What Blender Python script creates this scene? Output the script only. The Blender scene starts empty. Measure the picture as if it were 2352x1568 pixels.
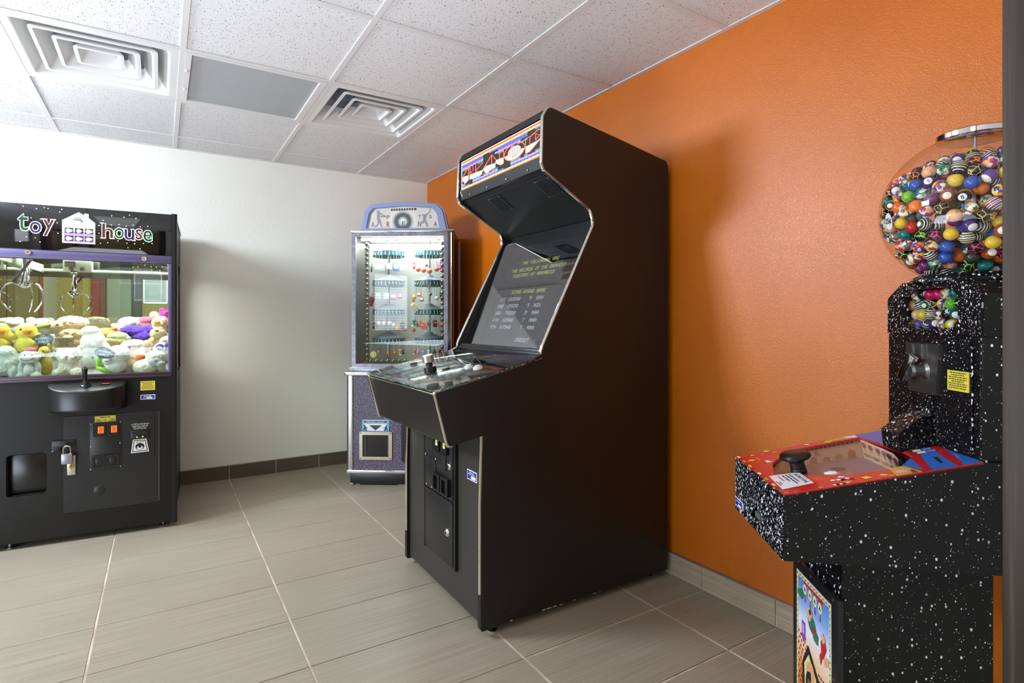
import bpy, bmesh, math, random
import numpy as np
from mathutils import Vector, Matrix, Euler, noise
from mathutils.geometry import tessellate_polygon
random.seed(7)
PI = math.pi
SC = bpy.context.scene
COL = SC.collection
def R(d): return math.radians(d)

# ------------------------------------------------------------------ materials
def lin(c):
    def f(v):
        v = v / 255.0
        return v / 12.92 if v <= .04045 else ((v + .055) / 1.055) ** 2.4
    return (f(c[0]), f(c[1]), f(c[2]), 1.0)
MATS = {}
def mat(name, col=(128, 128, 128), rough=.5, metal=0.0, spec=.5, emit=None, es=1.0, coat=0.0, ior=None, sss=0.0):
    if name in MATS: return MATS[name]
    m = bpy.data.materials.new(name); m.use_nodes = True
    b = m.node_tree.nodes['Principled BSDF']
    b.inputs['Base Color'].default_value = lin(col)
    b.inputs['Roughness'].default_value = rough
    b.inputs['Metallic'].default_value = metal
    b.inputs['Specular IOR Level'].default_value = spec
    if ior: b.inputs['IOR'].default_value = ior
    b.inputs['Coat Weight'].default_value = coat
    if emit is not None:
        b.inputs['Emission Color'].default_value = lin(emit)
        b.inputs['Emission Strength'].default_value = es
    MATS[name] = m
    return m
class NT:
    """little helper around a material's node tree"""
    def __init__(s, m):
        s.m = m; s.t = m.node_tree; s.b = s.t.nodes['Principled BSDF']
        s.tc = s.t.nodes.new('ShaderNodeTexCoord')
    def n(s, typ, **kw):
        nd = s.t.nodes.new(typ)
        for k, v in kw.items():
            if k in nd.inputs.keys() if hasattr(nd.inputs, 'keys') else False: nd.inputs[k].default_value = v
            else: setattr(nd, k, v)
        return nd
    def l(s, a, b): s.t.links.new(a, b)
    def obj(s, scale=(1, 1, 1), rot=(0, 0, 0), src='Object'):
        mp = s.t.nodes.new('ShaderNodeMapping')
        mp.inputs['Scale'].default_value = scale; mp.inputs['Rotation'].default_value = rot
        s.l(s.tc.outputs[src], mp.inputs[0]); return mp.outputs[0]
    def noise(s, vec, scale, detail=2, rough=.5, dist=0.0):
        nd = s.t.nodes.new('ShaderNodeTexNoise'); s.l(vec, nd.inputs['Vector'])
        nd.inputs['Scale'].default_value = scale; nd.inputs['Detail'].default_value = detail
        nd.inputs['Roughness'].default_value = rough; nd.inputs['Distortion'].default_value = dist
        return nd
    def vor(s, vec, scale, feature='F1', metric='EUCLIDEAN', rnd=1.0):
        nd = s.t.nodes.new('ShaderNodeTexVoronoi'); s.l(vec, nd.inputs['Vector'])
        nd.feature = feature
        if feature != 'DISTANCE_TO_EDGE': nd.distance = metric
        nd.inputs['Scale'].default_value = scale; nd.inputs['Randomness'].default_value = rnd
        return nd
    def ramp(s, fac, stops, interp='LINEAR'):
        nd = s.t.nodes.new('ShaderNodeValToRGB'); nd.color_ramp.interpolation = interp
        cr = nd.color_ramp
        while len(cr.elements) < len(stops): cr.elements.new(.5)
        for e, (p, c) in zip(cr.elements, stops):
            e.position = p; e.color = lin(c) if not isinstance(c, (int, float)) else (c, c, c, 1)
        s.l(fac, nd.inputs[0]); return nd.outputs[0]
    def math(s, op, a, b=None):
        nd = s.t.nodes.new('ShaderNodeMath'); nd.operation = op
        for i, v in enumerate((a, b)):
            if v is None: continue
            if isinstance(v, (int, float)): nd.inputs[i].default_value = v
            else: s.l(v, nd.inputs[i])
        return nd.outputs[0]
    def mix(s, fac, a, b):
        nd = s.t.nodes.new('ShaderNodeMix'); nd.data_type = 'RGBA'
        for i, v in ((0, fac), (6, a), (7, b)):
            if isinstance(v, (int, float)): nd.inputs[i].default_value = v
            elif isinstance(v, tuple): nd.inputs[i].default_value = lin(v)
            else: s.l(v, nd.inputs[i])
        return nd.outputs[2]
    def bump(s, h, strength=.3, dist=.002):
        nd = s.t.nodes.new('ShaderNodeBump'); nd.inputs['Strength'].default_value = strength
        nd.inputs['Distance'].default_value = dist; s.l(h, nd.inputs['Height'])
        s.l(nd.outputs[0], s.b.inputs['Normal']); return nd
    def color(s, out): s.l(out, s.b.inputs['Base Color'])
    def rough(s, out): s.l(out, s.b.inputs['Roughness'])
    def emit(s, out, k): s.l(out, s.b.inputs['Emission Color']); s.b.inputs['Emission Strength'].default_value = k
def glassy(name, tint=(255, 255, 255), refl=.08, rough=.0, edge=True, ior=1.45):
    """a thin clear pane: mostly straight-through, with a Fresnel reflection"""
    if name in MATS: return MATS[name]
    m = bpy.data.materials.new(name); m.use_nodes = True
    t = m.node_tree; t.nodes.clear()
    o = t.nodes.new('ShaderNodeOutputMaterial'); mx = t.nodes.new('ShaderNodeMixShader')
    tr = t.nodes.new('ShaderNodeBsdfTransparent'); gl = t.nodes.new('ShaderNodeBsdfGlossy')
    tr.inputs[0].default_value = lin(tint); gl.inputs['Roughness'].default_value = rough
    fr = t.nodes.new('ShaderNodeFresnel'); fr.inputs[0].default_value = ior
    ge = t.nodes.new('ShaderNodeNewGeometry'); mi = t.nodes.new('ShaderNodeMix'); mi.inputs[2].default_value = ior; mi.inputs[3].default_value = 1 / ior
    t.links.new(ge.outputs['Backfacing'], mi.inputs[0]); t.links.new(mi.outputs[0], fr.inputs[0])
    ad = t.nodes.new('ShaderNodeMath'); ad.operation = 'ADD'; ad.inputs[1].default_value = refl; ad.use_clamp = True
    t.links.new(fr.outputs[0], ad.inputs[0]); t.links.new(ad.outputs[0], mx.inputs[0])
    t.links.new(tr.outputs[0], mx.inputs[1]); t.links.new(gl.outputs[0], mx.inputs[2])
    t.links.new(mx.outputs[0], o.inputs[0])
    MATS[name] = m
    return m

# ------------------------------------------------------------------ mesh builder
class MB:
    def __init__(s): s.v = []; s.f = []; s.m = []
    def add(s, vs, fs, m=0, M=None):
        o = len(s.v)
        for p in vs:
            p = Vector(p)
            s.v.append(M @ p if M is not None else p)
        for f in fs: s.f.append([i + o for i in f]); s.m.append(m)
        return s
    def box(s, x0, x1, y0, y1, z0, z1, m=0, bev=0.0, seg=2, M=None):
        if x1 < x0: x0, x1 = x1, x0
        if y1 < y0: y0, y1 = y1, y0
        if z1 < z0: z0, z1 = z1, z0
        vs = [(x0, y0, z0), (x1, y0, z0), (x1, y1, z0), (x0, y1, z0), (x0, y0, z1), (x1, y0, z1), (x1, y1, z1), (x0, y1, z1)]
        fs = [(0, 3, 2, 1), (4, 5, 6, 7), (0, 1, 5, 4), (1, 2, 6, 5), (2, 3, 7, 6), (3, 0, 4, 7)]
        if bev <= 0: return s.add(vs, fs, m, M)
        bm = bmesh.new(); bv = [bm.verts.new(p) for p in vs]
        for f in fs: bm.faces.new([bv[i] for i in f])
        bmesh.ops.bevel(bm, geom=bm.edges[:], offset=min(bev, (x1 - x0) * .49, (y1 - y0) * .49, (z1 - z0) * .49), segments=seg, affect='EDGES', profile=.5)
        return s.bm(bm, m, M)
    def bm(s, bm, m=0, M=None):
        bm.verts.index_update()
        s.add([v.co.copy() for v in bm.verts], [[v.index for v in f.verts] for f in bm.faces], m, M); bm.free(); return s
    def poly(s, pts, m=0, M=None):
        return s.add(pts, [list(range(len(pts)))], m, M)
    def prism(s, pts, c0, c1, axes='xzy', m=0, M=None, holes=(), mside=None):
        """pts 2-D outline; axes says which coordinate each of (a, b, c) fills"""
        ix = ['xyz'.index(ch) for ch in axes]
        def P(a, b, c):
            q = [0, 0, 0]; q[ix[0]] = a; q[ix[1]] = b; q[ix[2]] = c; return q
        loops = [list(pts)] + [list(h) for h in holes]
        flat = [p for lp in loops for p in lp]
        n = len(flat)
        if holes or True:
            tris = tessellate_polygon([[Vector((p[0], p[1], 0)) for p in lp] for lp in loops])
        vs = [P(p[0], p[1], c0) for p in flat] + [P(p[0], p[1], c1) for p in flat]
        fs = []; mm = []
        if not holes:
            fs.append(list(range(n))); fs.append([i + n for i in range(n)][::-1])
        else:
            for t in tris: fs.append(list(t)); fs.append([i + n for i in t][::-1])
        s.add(vs, fs, m, M)
        fs = []; o = 0
        for lp in loops:
            k = len(lp)
            for i in range(k):
                j = (i + 1) % k; fs.append([o + i, o + j, o + j + n, o + i + n])
            o += k
        s.add(vs, fs, m if mside is None else mside, M)
        return s
    def lathe(s, prof, seg=24, M=None, m=0, cap=True, ang=2 * PI):
        vs = []; fs = []; k = len(prof); full = abs(ang - 2 * PI) < 1e-6
        ns = seg if full else seg + 1
        for i in range(ns):
            a = ang * i / seg
            for r, z in prof: vs.append((r * math.cos(a), r * math.sin(a), z))
        for i in range(seg):
            j = (i + 1) % ns
            for q in range(k - 1):
                fs.append((i * k + q, j * k + q, j * k + q + 1, i * k + q + 1))
        if cap and full:
            if prof[0][0] > 1e-6: fs.append([i * k for i in range(ns)][::-1])
            if prof[-1][0] > 1e-6: fs.append([i * k + k - 1 for i in range(ns)])
        return s.add(vs, fs, m, M)
    def tube(s, pts, r, seg=8, m=0, closed=False, M=None, radii=None):
        pts = [Vector(p) for p in pts]; n = len(pts); vs = []; fs = []
        up = None
        for i, p in enumerate(pts):
            if closed: d = (pts[(i + 1) % n] - pts[i - 1])
            else: d = pts[min(i + 1, n - 1)] - pts[max(i - 1, 0)]
            if d.length < 1e-9: d = Vector((0, 0, 1))
            d.normalize()
            if up is None:
                up = Vector((0, 0, 1)) if abs(d.z) < .9 else Vector((1, 0, 0))
            a = (up - d * up.dot(d))
            if a.length < 1e-6: a = d.orthogonal()
            a.normalize(); b = d.cross(a); up = a
            rr = radii[i] if radii else r
            for k in range(seg):
                t = 2 * PI * k / seg; vs.append(p + (a * math.cos(t) + b * math.sin(t)) * rr)
        for i in range(n if closed else n - 1):
            j = (i + 1) % n
            for k in range(seg):
                l = (k + 1) % seg; fs.append((i * seg + k, i * seg + l, j * seg + l, j * seg + k))
        if not closed:
            fs.append(list(range(seg))[::-1]); fs.append([(n - 1) * seg + k for k in range(seg)])
        return s.add(vs, fs, m, M)
    def ball(s, c, r, seg=20, rings=12, m=0, M=None):
        if isinstance(r, (int, float)): r = (r, r, r)
        prof = [(math.sin(PI * i / rings), -math.cos(PI * i / rings)) for i in range(rings + 1)]
        vs = []; fs = []
        vs.append((0, 0, -1))
        for i in range(1, rings):
            for k in range(seg):
                a = 2 * PI * k / seg; vs.append((prof[i][0] * math.cos(a), prof[i][0] * math.sin(a), prof[i][1]))
        vs.append((0, 0, 1)); last = len(vs) - 1
        for k in range(seg):
            l = (k + 1) % seg; fs.append((0, 1 + l, 1 + k)); fs.append((last, last - seg + k, last - seg + l))
        for i in range(rings - 2):
            for k in range(seg):
                l = (k + 1) % seg; fs.append((1 + i * seg + k, 1 + i * seg + l, 1 + (i + 1) * seg + l, 1 + (i + 1) * seg + k))
        vs = [(p[0] * r[0], p[1] * r[1], p[2] * r[2]) for p in vs]
        T = Matrix.Translation(c)
        return s.add(vs, fs, m, (M @ T) if M is not None else T)
    def build(s, name, mats, parent=None, ang=35, smooth=True, fix=True):
        me = bpy.data.meshes.new(name)
        me.from_pydata([tuple(p) for p in s.v], [], s.f)
        if not isinstance(mats, (list, tuple)): mats = [mats]
        for m in mats: me.materials.append(m)
        if len(mats) > 1:
            me.polygons.foreach_set('material_index', s.m)
        if fix:
            bm = bmesh.new(); bm.from_mesh(me)
            bmesh.ops.remove_doubles(bm, verts=bm.verts, dist=1e-6)
            bmesh.ops.recalc_face_normals(bm, faces=bm.faces); bm.to_mesh(me); bm.free()
        if smooth:
            me.polygons.foreach_set('use_smooth', [True] * len(me.polygons))
            me.set_sharp_from_angle(angle=R(ang))
        me.update()
        o = bpy.data.objects.new(name, me); COL.objects.link(o)
        if parent is not None: o.parent = parent
        return o
def thing(name, label, cat, loc=(0, 0, 0), rotz=0.0, group=None):
    o = bpy.data.objects.new(name, None); COL.objects.link(o)
    o.empty_display_size = .05
    o.location = loc; o.rotation_euler = (0, 0, rotz)
    o['label'] = label; o['category'] = cat
    if group: o['group'] = group
    return o
def tag(o, label, cat, group=None):
    o['label'] = label; o['category'] = cat
    if group: o['group'] = group
    return o
def struct(o): o['kind'] = 'structure'; return o
def rrect(x0, x1, y0, y1, r, n=5):
    pts = []
    for cx, cy, a0 in ((x1 - r, y1 - r, 0), (x0 + r, y1 - r, 90), (x0 + r, y0 + r, 180), (x1 - r, y0 + r, 270)):
        for i in range(n + 1):
            a = R(a0 + 90 * i / n); pts.append((cx + r * math.cos(a), cy + r * math.sin(a)))
    return pts
def roundpoly(pts, rad, n=5):
    """round the corners of a 2-D outline; rad is one radius or one per corner"""
    out = []; k = len(pts)
    for i in range(k):
        r = rad[i] if isinstance(rad, (list, tuple)) else rad
        p = Vector(pts[i]); a = Vector(pts[i - 1]) - p; b = Vector(pts[(i + 1) % k]) - p
        la, lb = a.length, b.length
        if r <= 0 or la < 1e-6 or lb < 1e-6: out.append((p.x, p.y)); continue
        a.normalize(); b.normalize()
        h = math.acos(max(-1, min(1, a.dot(b)))) / 2
        d = min(r / math.tan(h), la * .48, lb * .48)
        q0 = p + a * d; q1 = p + b * d
        for j in range(n + 1):
            t = j / n
            q = q0 * (1 - t) ** 2 + p * 2 * t * (1 - t) + q1 * t ** 2
            out.append((q.x, q.y))
    return out
def basis(origin, ex, ey, ez=None):
    ex = Vector(ex).normalized(); ey = Vector(ey)
    if ez is None: ez = ex.cross(ey)
    ez = Vector(ez).normalized(); ey = Vector(ey).normalized()
    M = Matrix(((ex.x, ey.x, ez.x, origin[0]), (ex.y, ey.y, ez.y, origin[1]), (ex.z, ey.z, ez.z, origin[2]), (0, 0, 0, 1)))
    return M
# ------------------------------------------------------------------ lettering
_TX = {}
def text2d(body, bold=0.0):
    """outline font text as 2-D verts/faces, scaled so the capital height is 1, lower left at 0,0"""
    key = (body, bold)
    if key in _TX: return _TX[key]
    cu = bpy.data.curves.new('t', 'FONT'); cu.body = body; cu.size = 1; cu.resolution_u = 3; cu.offset = bold
    ob = bpy.data.objects.new('t', cu); COL.objects.link(ob)
    dg = bpy.context.evaluated_depsgraph_get(); dg.update()
    me = bpy.data.meshes.new_from_object(ob.evaluated_get(dg))
    vs = [(v.co.x, v.co.y) for v in me.vertices]; fs = [list(p.vertices) for p in me.polygons]
    bpy.data.objects.remove(ob); bpy.data.curves.remove(cu); bpy.data.meshes.remove(me)
    _TX[key] = (vs, fs); return _TX[key]
def text_fit(mb, body, x0, x1, y0, y1, M, m=0, bold=0.0, lift=0.0):
    """fit text into the rectangle x0..x1, y0..y1 of plane M (M maps x,y,z to the part's space)"""
    vs, fs = text2d(body, bold)
    ax = min(v[0] for v in vs); bx = max(v[0] for v in vs); ay = min(v[1] for v in vs); by = max(v[1] for v in vs)
    sx = (x1 - x0) / max(bx - ax, 1e-6); sy = (y1 - y0) / max(by - ay, 1e-6)
    mb.add([(x0 + (v[0] - ax) * sx, y0 + (v[1] - ay) * sy, lift) for v in vs], fs, m, M)
def text_outline(mb, body, x0, x1, y0, y1, M, r, m=0, bold=0.0):
    """the outlines of letters as thin tubes (neon look)"""
    vs, fs = text2d(body, bold)
    ax = min(v[0] for v in vs); bx = max(v[0] for v in vs); ay = min(v[1] for v in vs); by = max(v[1] for v in vs)
    sx = (x1 - x0) / max(bx - ax, 1e-6); sy = (y1 - y0) / max(by - ay, 1e-6)
    cnt = {}
    ids = {}
    def vid(i):
        k = (round(vs[i][0], 5), round(vs[i][1], 5)); return ids.setdefault(k, len(ids))
    for f in fs:
        for i in range(len(f)):
            e = (vid(f[i]), vid(f[(i + 1) % len(f)])); cnt[tuple(sorted(e))] = cnt.get(tuple(sorted(e)), 0) + 1
    pos = {v: k for k, v in ids.items()}
    nb = {}
    for (a, b), c in cnt.items():
        if c == 1: nb.setdefault(a, []).append(b); nb.setdefault(b, []).append(a)
    seen = set()
    for st in list(nb):
        if st in seen: continue
        loop = [st]; seen.add(st); cur = st
        while True:
            nx = [q for q in nb[cur] if q not in seen]
            if not nx: break
            cur = nx[0]; seen.add(cur); loop.append(cur)
        if len(loop) > 2:
            pts = [(x0 + (pos[q][0] - ax) * sx, y0 + (pos[q][1] - ay) * sy, 0) for q in loop]
            mb.tube([M @ Vector(p) for p in pts], r, 5, m, closed=True)
PIX = {'A':'010101000111111100011000110001','B':'111101000111110100011000111110'}
def _pix():
    src = """A 01110 10001 10001 11111 10001 10001 10001
B 11110 10001 10001 11110 10001 10001 11110
C 01111 10000 10000 10000 10000 10000 01111
D 11110 10001 10001 10001 10001 10001 11110
E 11111 10000 10000 11110 10000 10000 11111
F 11111 10000 10000 11110 10000 10000 10000
G 01111 10000 10000 10011 10001 10001 01111
H 10001 10001 10001 11111 10001 10001 10001
I 11111 00100 00100 00100 00100 00100 11111
K 10001 10010 10100 11000 10100 10010 10001
L 10000 10000 10000 10000 10000 10000 11111
M 10001 11011 10101 10101 10001 10001 10001
N 10001 11001 11001 10101 10011 10011 10001
O 01110 10001 10001 10001 10001 10001 01110
P 11110 10001 10001 11110 10000 10000 10000
R 11110 10001 10001 11110 10100 10010 10001
S 01111 10000 10000 01110 00001 00001 11110
T 11111 00100 00100 00100 00100 00100 00100
U 10001 10001 10001 10001 10001 10001 01110
V 10001 10001 10001 10001 10001 01010 00100
W 10001 10001 10001 10101 10101 11011 10001
Y 10001 10001 01010 00100 00100 00100 00100
0 01110 10001 10011 10101 11001 10001 01110
1 00100 01100 00100 00100 00100 00100 01110
2 01110 10001 00001 00110 01000 10000 11111
3 11110 00001 00001 01110 00001 00001 11110
4 00010 00110 01010 10010 11111 00010 00010
5 11111 10000 11110 00001 00001 10001 01110
6 01110 10000 10000 11110 10001 10001 01110
7 11111 00001 00010 00100 00100 00100 00100
8 01110 10001 10001 01110 10001 10001 01110
9 01110 10001 10001 01111 00001 00001 01110
( 00010 00100 01000 01000 01000 00100 00010"""
    d = {}
    for ln in src.split('\n'):
        p = ln.split(' '); d[p[0]] = p[1:]
    return d
PIX = _pix()
def pixel_text(mb, body, x, y, cw, ch, M, m=0):
    """arcade bitmap lettering: top left at x, y; each character cell cw wide, ch tall"""
    for i, c in enumerate(body):
        if c not in PIX: continue
        for r, row in enumerate(PIX[c]):
            k = 0
            while k < 5:
                if row[k] == '1':
                    e = k
                    while e < 5 and row[e] == '1': e += 1
                    px = cw / 6.0; py = ch / 7.0
                    xa = x + i * cw + k * px; xb = x + i * cw + e * px + px * .12; ya = y - r * py; yb = ya - py * 1.02
                    mb.add([(xa, ya, 0), (xb, ya, 0), (xb, yb, 0), (xa, yb, 0)], [(0, 1, 2, 3)], m, M)
                    k = e
                else: k += 1
# ------------------------------------------------------------------ camera
H = 2.1917; XR = 1.882; YB = 4.018; CZ = 1.0789
cam = bpy.data.cameras.new('camera'); co = bpy.data.objects.new('camera', cam); COL.objects.link(co)
co.location = (0, 0, CZ); co.rotation_euler = (PI / 2, 0, -.5252)
cam.sensor_width = 36; cam.lens = 36 * 1244.87 / 2352
cam.shift_x = (1176 - 1090.2) / 2352; cam.shift_y = (735.18 - 784) / 2352
cam.clip_start = .02
SC.camera = co
SC.view_settings.view_transform = 'Standard'; SC.view_settings.look = 'None'
SC.view_settings.gamma = 1; SC.view_settings.exposure = 0.0
# ------------------------------------------------------------------ setting materials
def m_tile(name, base, amp=14, streak=(2.0, 160.0, 160.0)):
    m = mat(name, base, .38, spec=.45); t = NT(m)
    a = t.noise(t.obj(streak), 1.0, 4, .65); b = t.noise(t.obj((1.6, 1.6, 1.6)), 1.0, 2)
    f = t.math('ADD', t.math('MULTIPLY', a.outputs['Fac'], .8), t.math('MULTIPLY', b.outputs['Fac'], .2))
    lo = tuple(c - amp for c in base); hi = tuple(c + amp for c in base)
    t.color(t.ramp(f, [(.32, lo), (.68, hi)]))
    t.rough(t.ramp(a.outputs['Fac'], [(.3, .30), (.7, .46)]))
    t.bump(a.outputs['Fac'], .12, .001)
    return m
M_FLOOR = m_tile('floor tile', (152, 142, 123))
M_BASE_R = m_tile('baseboard tile', (172, 157, 134), 16, (160, 2.0, 160))
M_BASE_B = m_tile('dark baseboard tile', (92, 81, 68), 8)
M_GROUT = mat('grout', (178, 162, 142), .9)
t = NT(M_GROUT); t.color(t.ramp(t.noise(t.obj(), 9, 3).outputs['Fac'], [(.35, (172, 156, 134)), (.6, (212, 196, 174))]))
M_TRIM = mat('brushed trim', (170, 165, 160), .35, .85)
M_WHITE = mat('white wall paint', (234, 232, 222), .62, spec=.3); t = NT(M_WHITE)
n1 = t.noise(t.obj(), 55, 3); t.bump(n1.outputs['Fac'], .35, .004)
M_ORANGE = mat('orange wall paint', (186, 102, 30), .37, spec=.5); t = NT(M_ORANGE)
vv = t.noise(t.obj(), 195, 2, .55, .7); v2 = t.noise(t.obj(), 30, 2)
hh = t.math('ADD', t.ramp(vv.outputs['Fac'], [(.42, 0.0), (.62, 1.0)]), t.math('MULTIPLY', v2.outputs['Fac'], .5))
t.bump(hh, .24, .0013)
t.color(t.ramp(t.noise(t.obj(), 3, 3).outputs['Fac'], [(.3, (188, 96, 2)), (.7, (200, 105, 8))]))
M_CEIL = mat('acoustic ceiling tile', (214, 212, 210), .9, spec=.1); t = NT(M_CEIL)
ww = t.noise(t.obj(), 60, 2)
vecmix = t.t.nodes.new('ShaderNodeVectorMath'); vecmix.operation = 'MULTIPLY_ADD'
t.l(ww.outputs['Color'], vecmix.inputs[0]); vecmix.inputs[1].default_value = (.012, .012, .012)
t.l(t.tc.outputs['Object'], vecmix.inputs[2])
vo = t.vor(vecmix.outputs[0], 125)
wh = t.t.nodes.new('ShaderNodeSeparateColor'); t.l(vo.outputs['Color'], wh.inputs[0])
thr = t.math('MULTIPLY', wh.outputs[0], .30)
pit = t.math('LESS_THAN', vo.outputs['Distance'], thr)
fine = t.noise(t.obj(), 320, 2)
t.color(t.mix(pit, t.ramp(fine.outputs['Fac'], [(.3, (220, 217, 217)), (.7, (238, 235, 234))]), (112, 106, 106)))
t.bump(t.math('SUBTRACT', t.math('MULTIPLY', fine.outputs['Fac'], .4), pit), .5, .002)
M_TBAR = mat('white grid bar', (222, 218, 216), .4)
M_VENT = mat('white vent enamel', (226, 224, 222), .4)
M_GALV = mat('galvanised sheet', (150, 158, 168), .38, .8)
M_DARKGREY = mat('dark grey metal', (62, 66, 72), .4, .6)
M_LENS = mat('frosted light lens', (172, 173, 174), .55); t = NT(M_LENS)
t.bump(t.vor(t.obj(), 220).outputs['Distance'], .25, .001)
# ------------------------------------------------------------------ floor
X0, Y0, G = -.5295, 2.5299, .6096
FX, FY, SX, SY = -.7998, 3.8155, .6014, .2997
YN = -2.9; XL = -2.35
mb = MB()
mb.add([(XL - .1, YN - .1, -.0025), (XR + .1, YN - .1, -.0025), (XR + .1, YB + .1, -.0025), (XL - .1, YB + .1, -.0025)], [(0, 1, 2, 3)], 1)
for c in range(-4, 6):
    for k in range(-2, 24):
        xa = FX + c * SX + .0032; xb = FX + (c + 1) * SX - .0032
        gy = .0032 if (c >= 3 and k >= 6) else .0013
        yb = FY - k * SY - gy; ya = FY - (k + 1) * SY + gy
        xa = max(xa, XL); xb = min(xb, XR); yb = min(yb, YB); ya = max(ya, YN)
        if xb - xa < .02 or yb - ya < .02: continue
        o = len(mb.v); e = .0012
        mb.add([(xa, ya, -.002), (xb, ya, -.002), (xb, yb, -.002), (xa, yb, -.002), (xa + e, ya + e, 0), (xb - e, ya + e, 0), (xb - e, yb - e, 0), (xa + e, yb - e, 0)],
               [(4, 5, 6, 7), (0, 1, 5, 4), (1, 2, 6, 5), (2, 3, 7, 6), (3, 0, 4, 7)], 0)
struct(mb.build('floor', [M_FLOOR, M_GROUT], smooth=False, fix=False))
# ------------------------------------------------------------------ walls
def wall(name, x0, x1, y0, y1, z0, z1, m): return struct(MB().box(x0, x1, y0, y1, z0, z1).build(name, m, smooth=False))
wall('wall_back', XL - .12, XR + .12, YB, YB + .12, 0, H + .05, M_WHITE)
wall('wall_right', XR, XR + .12, YN, YB, 0, H + .05, M_ORANGE)
def wallhole(): pass
# left wall with a window opening towards the daylight
WY0, WY1, WZ0, WZ1 = -.82, .02, .92, 1.84
mb = MB()
mb.box(XL - .12, XL, YN, WY0, 0, H + .05); mb.box(XL - .12, XL, WY1, YB, 0, H + .05)
mb.box(XL - .12, XL, WY0, WY1, 0, WZ0); mb.box(XL - .12, XL, WY0, WY1, WZ1, H + .05)
struct(mb.build('wall_left', M_WHITE, smooth=False))
# baseboards
bh = .093
mb = MB(); gx = .0025
mb.box(XL, XR - .009, YB - .006, YB, 0, bh, 1)
x = FX + 2 * SX - 12 * .3007
while x < XR - .02:
    mb.box(max(x, XL) + gx, min(x + .3007, XR - .01) - gx, YB - .009, YB - .001, .003, bh, 0, .001, 1); x += .3007
mb.box(XL, XR - .009, YB - .0095, YB, bh, bh + .005, 2, .001, 1)
struct(mb.build('baseboard_back', [M_BASE_B, M_GROUT, M_TRIM], smooth=False))
mb = MB()
mb.box(XR - .006, XR, .2, YB - .009, 0, bh, 1)
y = FY - 13 * SY
while y < YB - .03:
    if y > .2: mb.box(XR - .010, XR - .001, y + gx, min(y + SY, YB - .01) - gx, .003, bh, 0, .001, 1)
    y += SY
mb.box(XR - .011, XR, .2, YB - .009, bh, bh + .006, 2, .001, 1)
struct(mb.build('baseboard_right', [M_BASE_R, M_GROUT, M_TRIM], smooth=False))
# front wall with its dark wooden door jamb close to the camera on the right
M_JAMB = mat('dark stained jamb', (40, 31, 21), .5, spec=.25); t = NT(M_JAMB)
nn = t.noise(t.obj((120, 120, 2.2)), 1, 4, .6)
t.color(t.ramp(nn.outputs['Fac'], [(.3, (33, 25, 16)), (.62, (48, 39, 28)), (.75, (78, 70, 58))])); t.bump(nn.outputs['Fac'], .2, .001)
mb = MB()
mb.box(.602, .72, .04, .170, 0, H, 0, .004); mb.box(.606, .64, .02, .150, 0, H, 0, .003)
struct(mb.build('door_1', M_JAMB))
struct(MB().box(.722, XR - .001, .03, .15, 0, H).build('wall_front', M_WHITE, smooth=False))
# ------------------------------------------------------------------ ceiling
def gx_(c): return X0 + c * G
def gy_(k): return Y0 + k * G
SPECIAL = {(0, 0): 'vent', (1, 0): 'light', (2, 0): 'vent', (0, -3): 'troffer', (0, -2): 'troffer', (0, -6): 'troffer', (0, -7): 'troffer'}
mb = MB()
for c in range(-3, 4):
    for k in range(-9, 3):
        if (c, k) in SPECIAL: continue
        xa, xb, ya, yb = max(gx_(c), XL), min(gx_(c + 1), XR), max(gy_(k), YN), min(gy_(k + 1), YB)
        if xb <= xa or yb <= ya: continue
        mb.box(xa, xb, ya, yb, H + .004, H + .02, 0)
struct(mb.build('ceiling', M_CEIL, smooth=False))
mb = MB(); tw = .012
for c in range(-2, 4): mb.box(gx_(c) - tw, gx_(c) + tw, YN, YB, H, H + .0035, 0, .0008, 1)
for k in range(-8, 3):
    for c in range(-3, 4):
        mb.box(max(gx_(c) + tw, XL), min(gx_(c + 1) - tw, XR), gy_(k) - tw, gy_(k) + tw, H, H + .0035, 0, .0008, 1)
struct(mb.build('trim_1', M_TBAR, smooth=False))
mb = MB()
mb.box(XL, XR - .02, YB - .02, YB - .0005, H - .001, H + .003); mb.box(XR - .02, XR - .0005, YN, YB - .0005, H - .001, H + .003)
struct(mb.build('trim_2', M_TBAR, smooth=False))
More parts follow.
